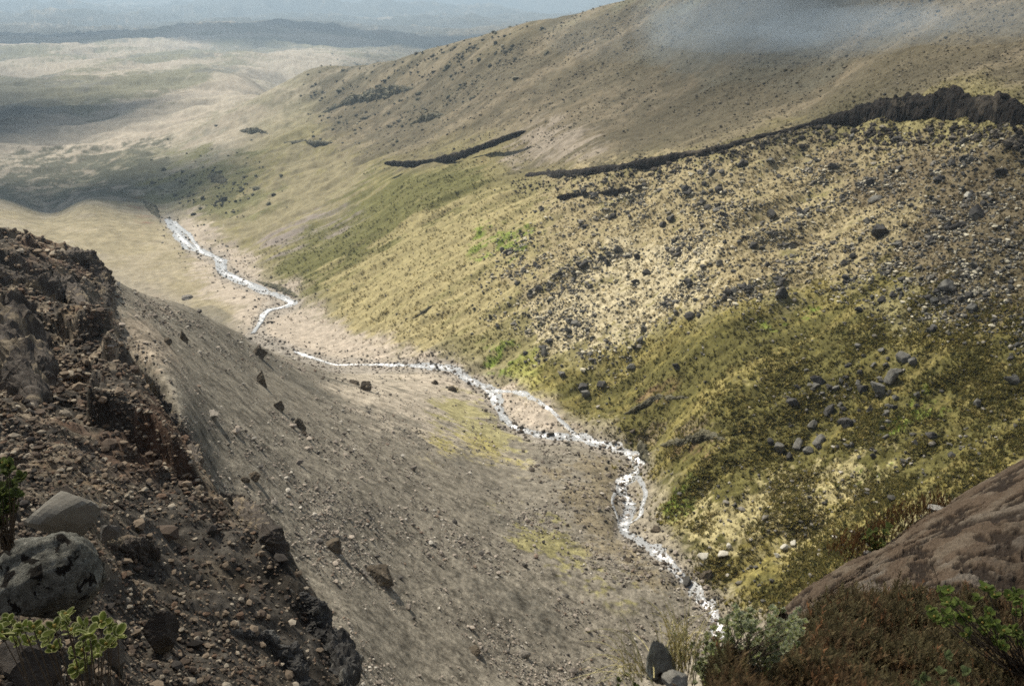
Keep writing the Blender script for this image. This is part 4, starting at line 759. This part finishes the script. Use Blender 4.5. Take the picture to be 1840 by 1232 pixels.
# pointed stone with its pale neighbour
make_rock(1188, 1190, 96, 150, 'pointed grey stone with dark round blotches beside the grey-green shrub', mat('blotched_stone', (.13,.13,.115), var=.4, scale=14, bump=.9, bscale=60, c2=(.22,.22,.19), c3=(.022,.018,.015), thr=.60, bdist=.006), 131, sub=5, Y=2.35, cuts=9, rough=.20, chip=.16, lo=.6, roll=-.18, yaw=.1, dep=.6, taper=.7)
make_rock(1215, 1222, 74, 46, 'pale rounded stone leaning against the pointed grey stone', mat('pale_stone', (.25,.235,.20), var=.35, scale=22, bump=.8, bscale=80, bdist=.005), 133, sub=4, Y=2.2, cuts=9, rough=.08, chip=.06, roll=.3, dep=.7)
make_rock(1505, 923, 1, 1, 'x', M_pale, 1) if False else None
make_rock(1682, 912, 40, 16, 'pale cream stone lying on the heather cushion beyond the slab', M_pale, 135, sub=3, Y=6.9, cuts=8)
make_rock(1558, 992, 16, 12, 'small pale stone under the little shrub at the slab edge', M_pale, 136, sub=3, Y=6.1, cuts=8)
make_rock(1092, 1152, 8, 7, 'tiny bright red pebble in the grass left of the pointed stone', mat('red_pebble', (.5,.05,.03), scale=30, bump=0), 137, sub=2, Y=2.6, name='pebble', cat='pebble') if False else None

# dry grass
BLD = attr_mat('dry_grass', rough=.6, scale=50, lo=.8, hi=1.2, bump=0)
def blade(p0, pc, p1, w, seg=14):
    t = np.linspace(0, 1, seg)[:, None]; c = (1 - t) ** 2 * p0 + 2 * t * (1 - t) * pc + t ** 2 * p1; V, Fq = tube(c, w, w * .35, 4); return V, Fq
def grass_clump(base, tipsL, Y, label, seed, w=.0021):
    r = np.random.default_rng(seed); L_ = []; cc = []
    for (x, y) in tipsL:
        p0 = base + r.normal(0, 1, 3) * [.035, .04, 0]; p1 = pt(x, y, Y * (1 + r.normal(0, .03))); pc = p0 * .45 + p1 * .55 + np.array([(p0[0] - p1[0]) * .25, 0, abs(p1[0] - p0[0]) * .35 + .03]) + r.normal(0, .02, 3)
        v, f = blade(p0 - base, pc - base, p1 - base, w * r.uniform(.6, 1.2)); L_.append((v, f)); cc.append(np.repeat([np.array([.62,.54,.27]) * r.uniform(.6, 1.35)], len(v), 0))
    V, Fq = join(L_); o = mesh_obj('grass_tussock', V, Fq, BLD, cols=np.concatenate(cc)); o.location = base; return tag(o, label, 'grass tussock')
r = np.random.default_rng(70); up = [(1176,1048),(1156,1075),(1189,1072),(1205,1075),(1198,1085),(1228,1070),(1217,1090),(1243,1060),(1163,1082),(1291,1085),(1296,1092),(1285,1092),(1203,1102),(1210,1112),(1185,1118),(1170,1090),(1250,1110),(1240,1120),(1230,1105),(1222,1100)] + [(r.uniform(1165, 1290), r.uniform(1095, 1160)) for _ in range(34)]
grass_clump(pt(1222, 1200, 2.42), up, 2.4, 'tall clump of thin dry straw-coloured grass behind the pointed stone', 71)
lf_ = [(1118,1065),(1110,1095),(1075,1140),(1060,1150),(1050,1152),(1130,1138),(1045,1190),(1060,1175),(1040,1205),(1035,1225),(1085,1130),(1095,1168),(1020,1222)] + [(r.uniform(1040, 1140), r.uniform(1130, 1230)) for _ in range(14)]
grass_clump(pt(1142, 1215, 2.3), lf_, 2.3, 'dry grass arching away to the left of the pointed stone', 72)

# ------------------------------------------------------------------ added cloud-shaped sun blockers, high up and out of the picture, to darken ground
CLM = mat('sun_blocker_white', (.8,.8,.8), rough=1, var=.05, scale=.01, bump=0)
def sun_blocker(gx, gy, rx, ry, seed, H=6000, ang=0., label=''):
    c0 = np.array([gx, gy, -20.]) + SUN * (H / SUN[2]); V, Fq = ICO[5]; V = V * (1 + .45 * n3(V, 1.3, seed, 4))[:, None]; V = V * [rx, ry, min(rx, ry) * .5]
    V = V @ np.array(mathutils.Euler((0, 0, ang)).to_matrix()).T; o = mesh_obj('sun_blocker', V, Fq, CLM); o.location = c0; return tag(o, kind='stuff')
sun_blocker(31, -14, 36, 32, 1); sun_blocker(170, 330, 120, 58, 7, ang=.25); sun_blocker(106, 92, 42, 56, 3, ang=.2)
sun_blocker(-300, 545, 120, 75, 5); sun_blocker(-480, 850, 130, 130, 8); sun_blocker(-900, 3200, 1300, 600, 6)

# ------------------------------------------------------------------ drifting mist and the haze of the air
def vol(name, build, dens, color, aniso=0.):
    m = bpy.data.materials.new(name); m.use_nodes = True; t = m.node_tree; t.nodes.remove(t.nodes['Principled BSDF'])
    v = t.nodes.new('ShaderNodeVolumePrincipled'); v.inputs['Color'].default_value = color + (1,); v.inputs['Density'].default_value = dens; v.inputs['Anisotropy'].default_value = aniso
    t.links.new(v.outputs[0], t.nodes['Material Output'].inputs['Volume']); o = build(m); return tag(o, kind='stuff'), m, v
def ell(c, s, rot=0., name='mist'):
    def f(m): o = mesh_obj(name, ICO[4][0], ICO[4][1], m); o.location = c; o.scale = s; o.rotation_euler = (0, 0, rot); return o
    return f
for _x, _y, _Y, _s, _r, _d in [(1290,18,228,(15,8,5),.0,.020),(1350,45,222,(24,8,4.5),.25,.020),(1450,22,218,(26,9,4.2),-.1,.024),(1540,52,212,(20,8,3.2),.1,.022),(1240,70,232,(9,7,5.5),0,.014),(1610,36,205,(14,7,2.4),0,.020),(1720,40,200,(22,7,3.2),.1,.016),(1800,14,205,(16,8,4),0,.016),(1330,70,226,(20,7,2.2),.15,.02),(1500,80,214,(16,6,2.0),.1,.02),(1100,60,300,(20,9,6),0,.010),(1400,80,220,(22,7,3.6),.1,.014),(1190,20,240,(7,8,9),0,.016)]:
    vol('mist_air', ell(pt(_x, _y, _Y), (_s[0] * 1.15, _s[1], _s[2] * 1.5), _r), _d * .45, (.62,.80,1.0))
def box(m):
    x0, x1, y0, y1, z0, z1 = -26000, 26000, -40, 19000, -900, 900
    V = [(x, y, z) for x in (x0, x1) for y in (y0, y1) for z in (z0, z1)]; return mesh_obj('haze', V, [(0,1,3,2),(4,6,7,5),(0,4,5,1),(2,3,7,6),(0,2,6,4),(1,5,7,3)], m, smooth=False)
vol('haze_air', box, 2.1e-4, (.58,.78,1.0), .35)
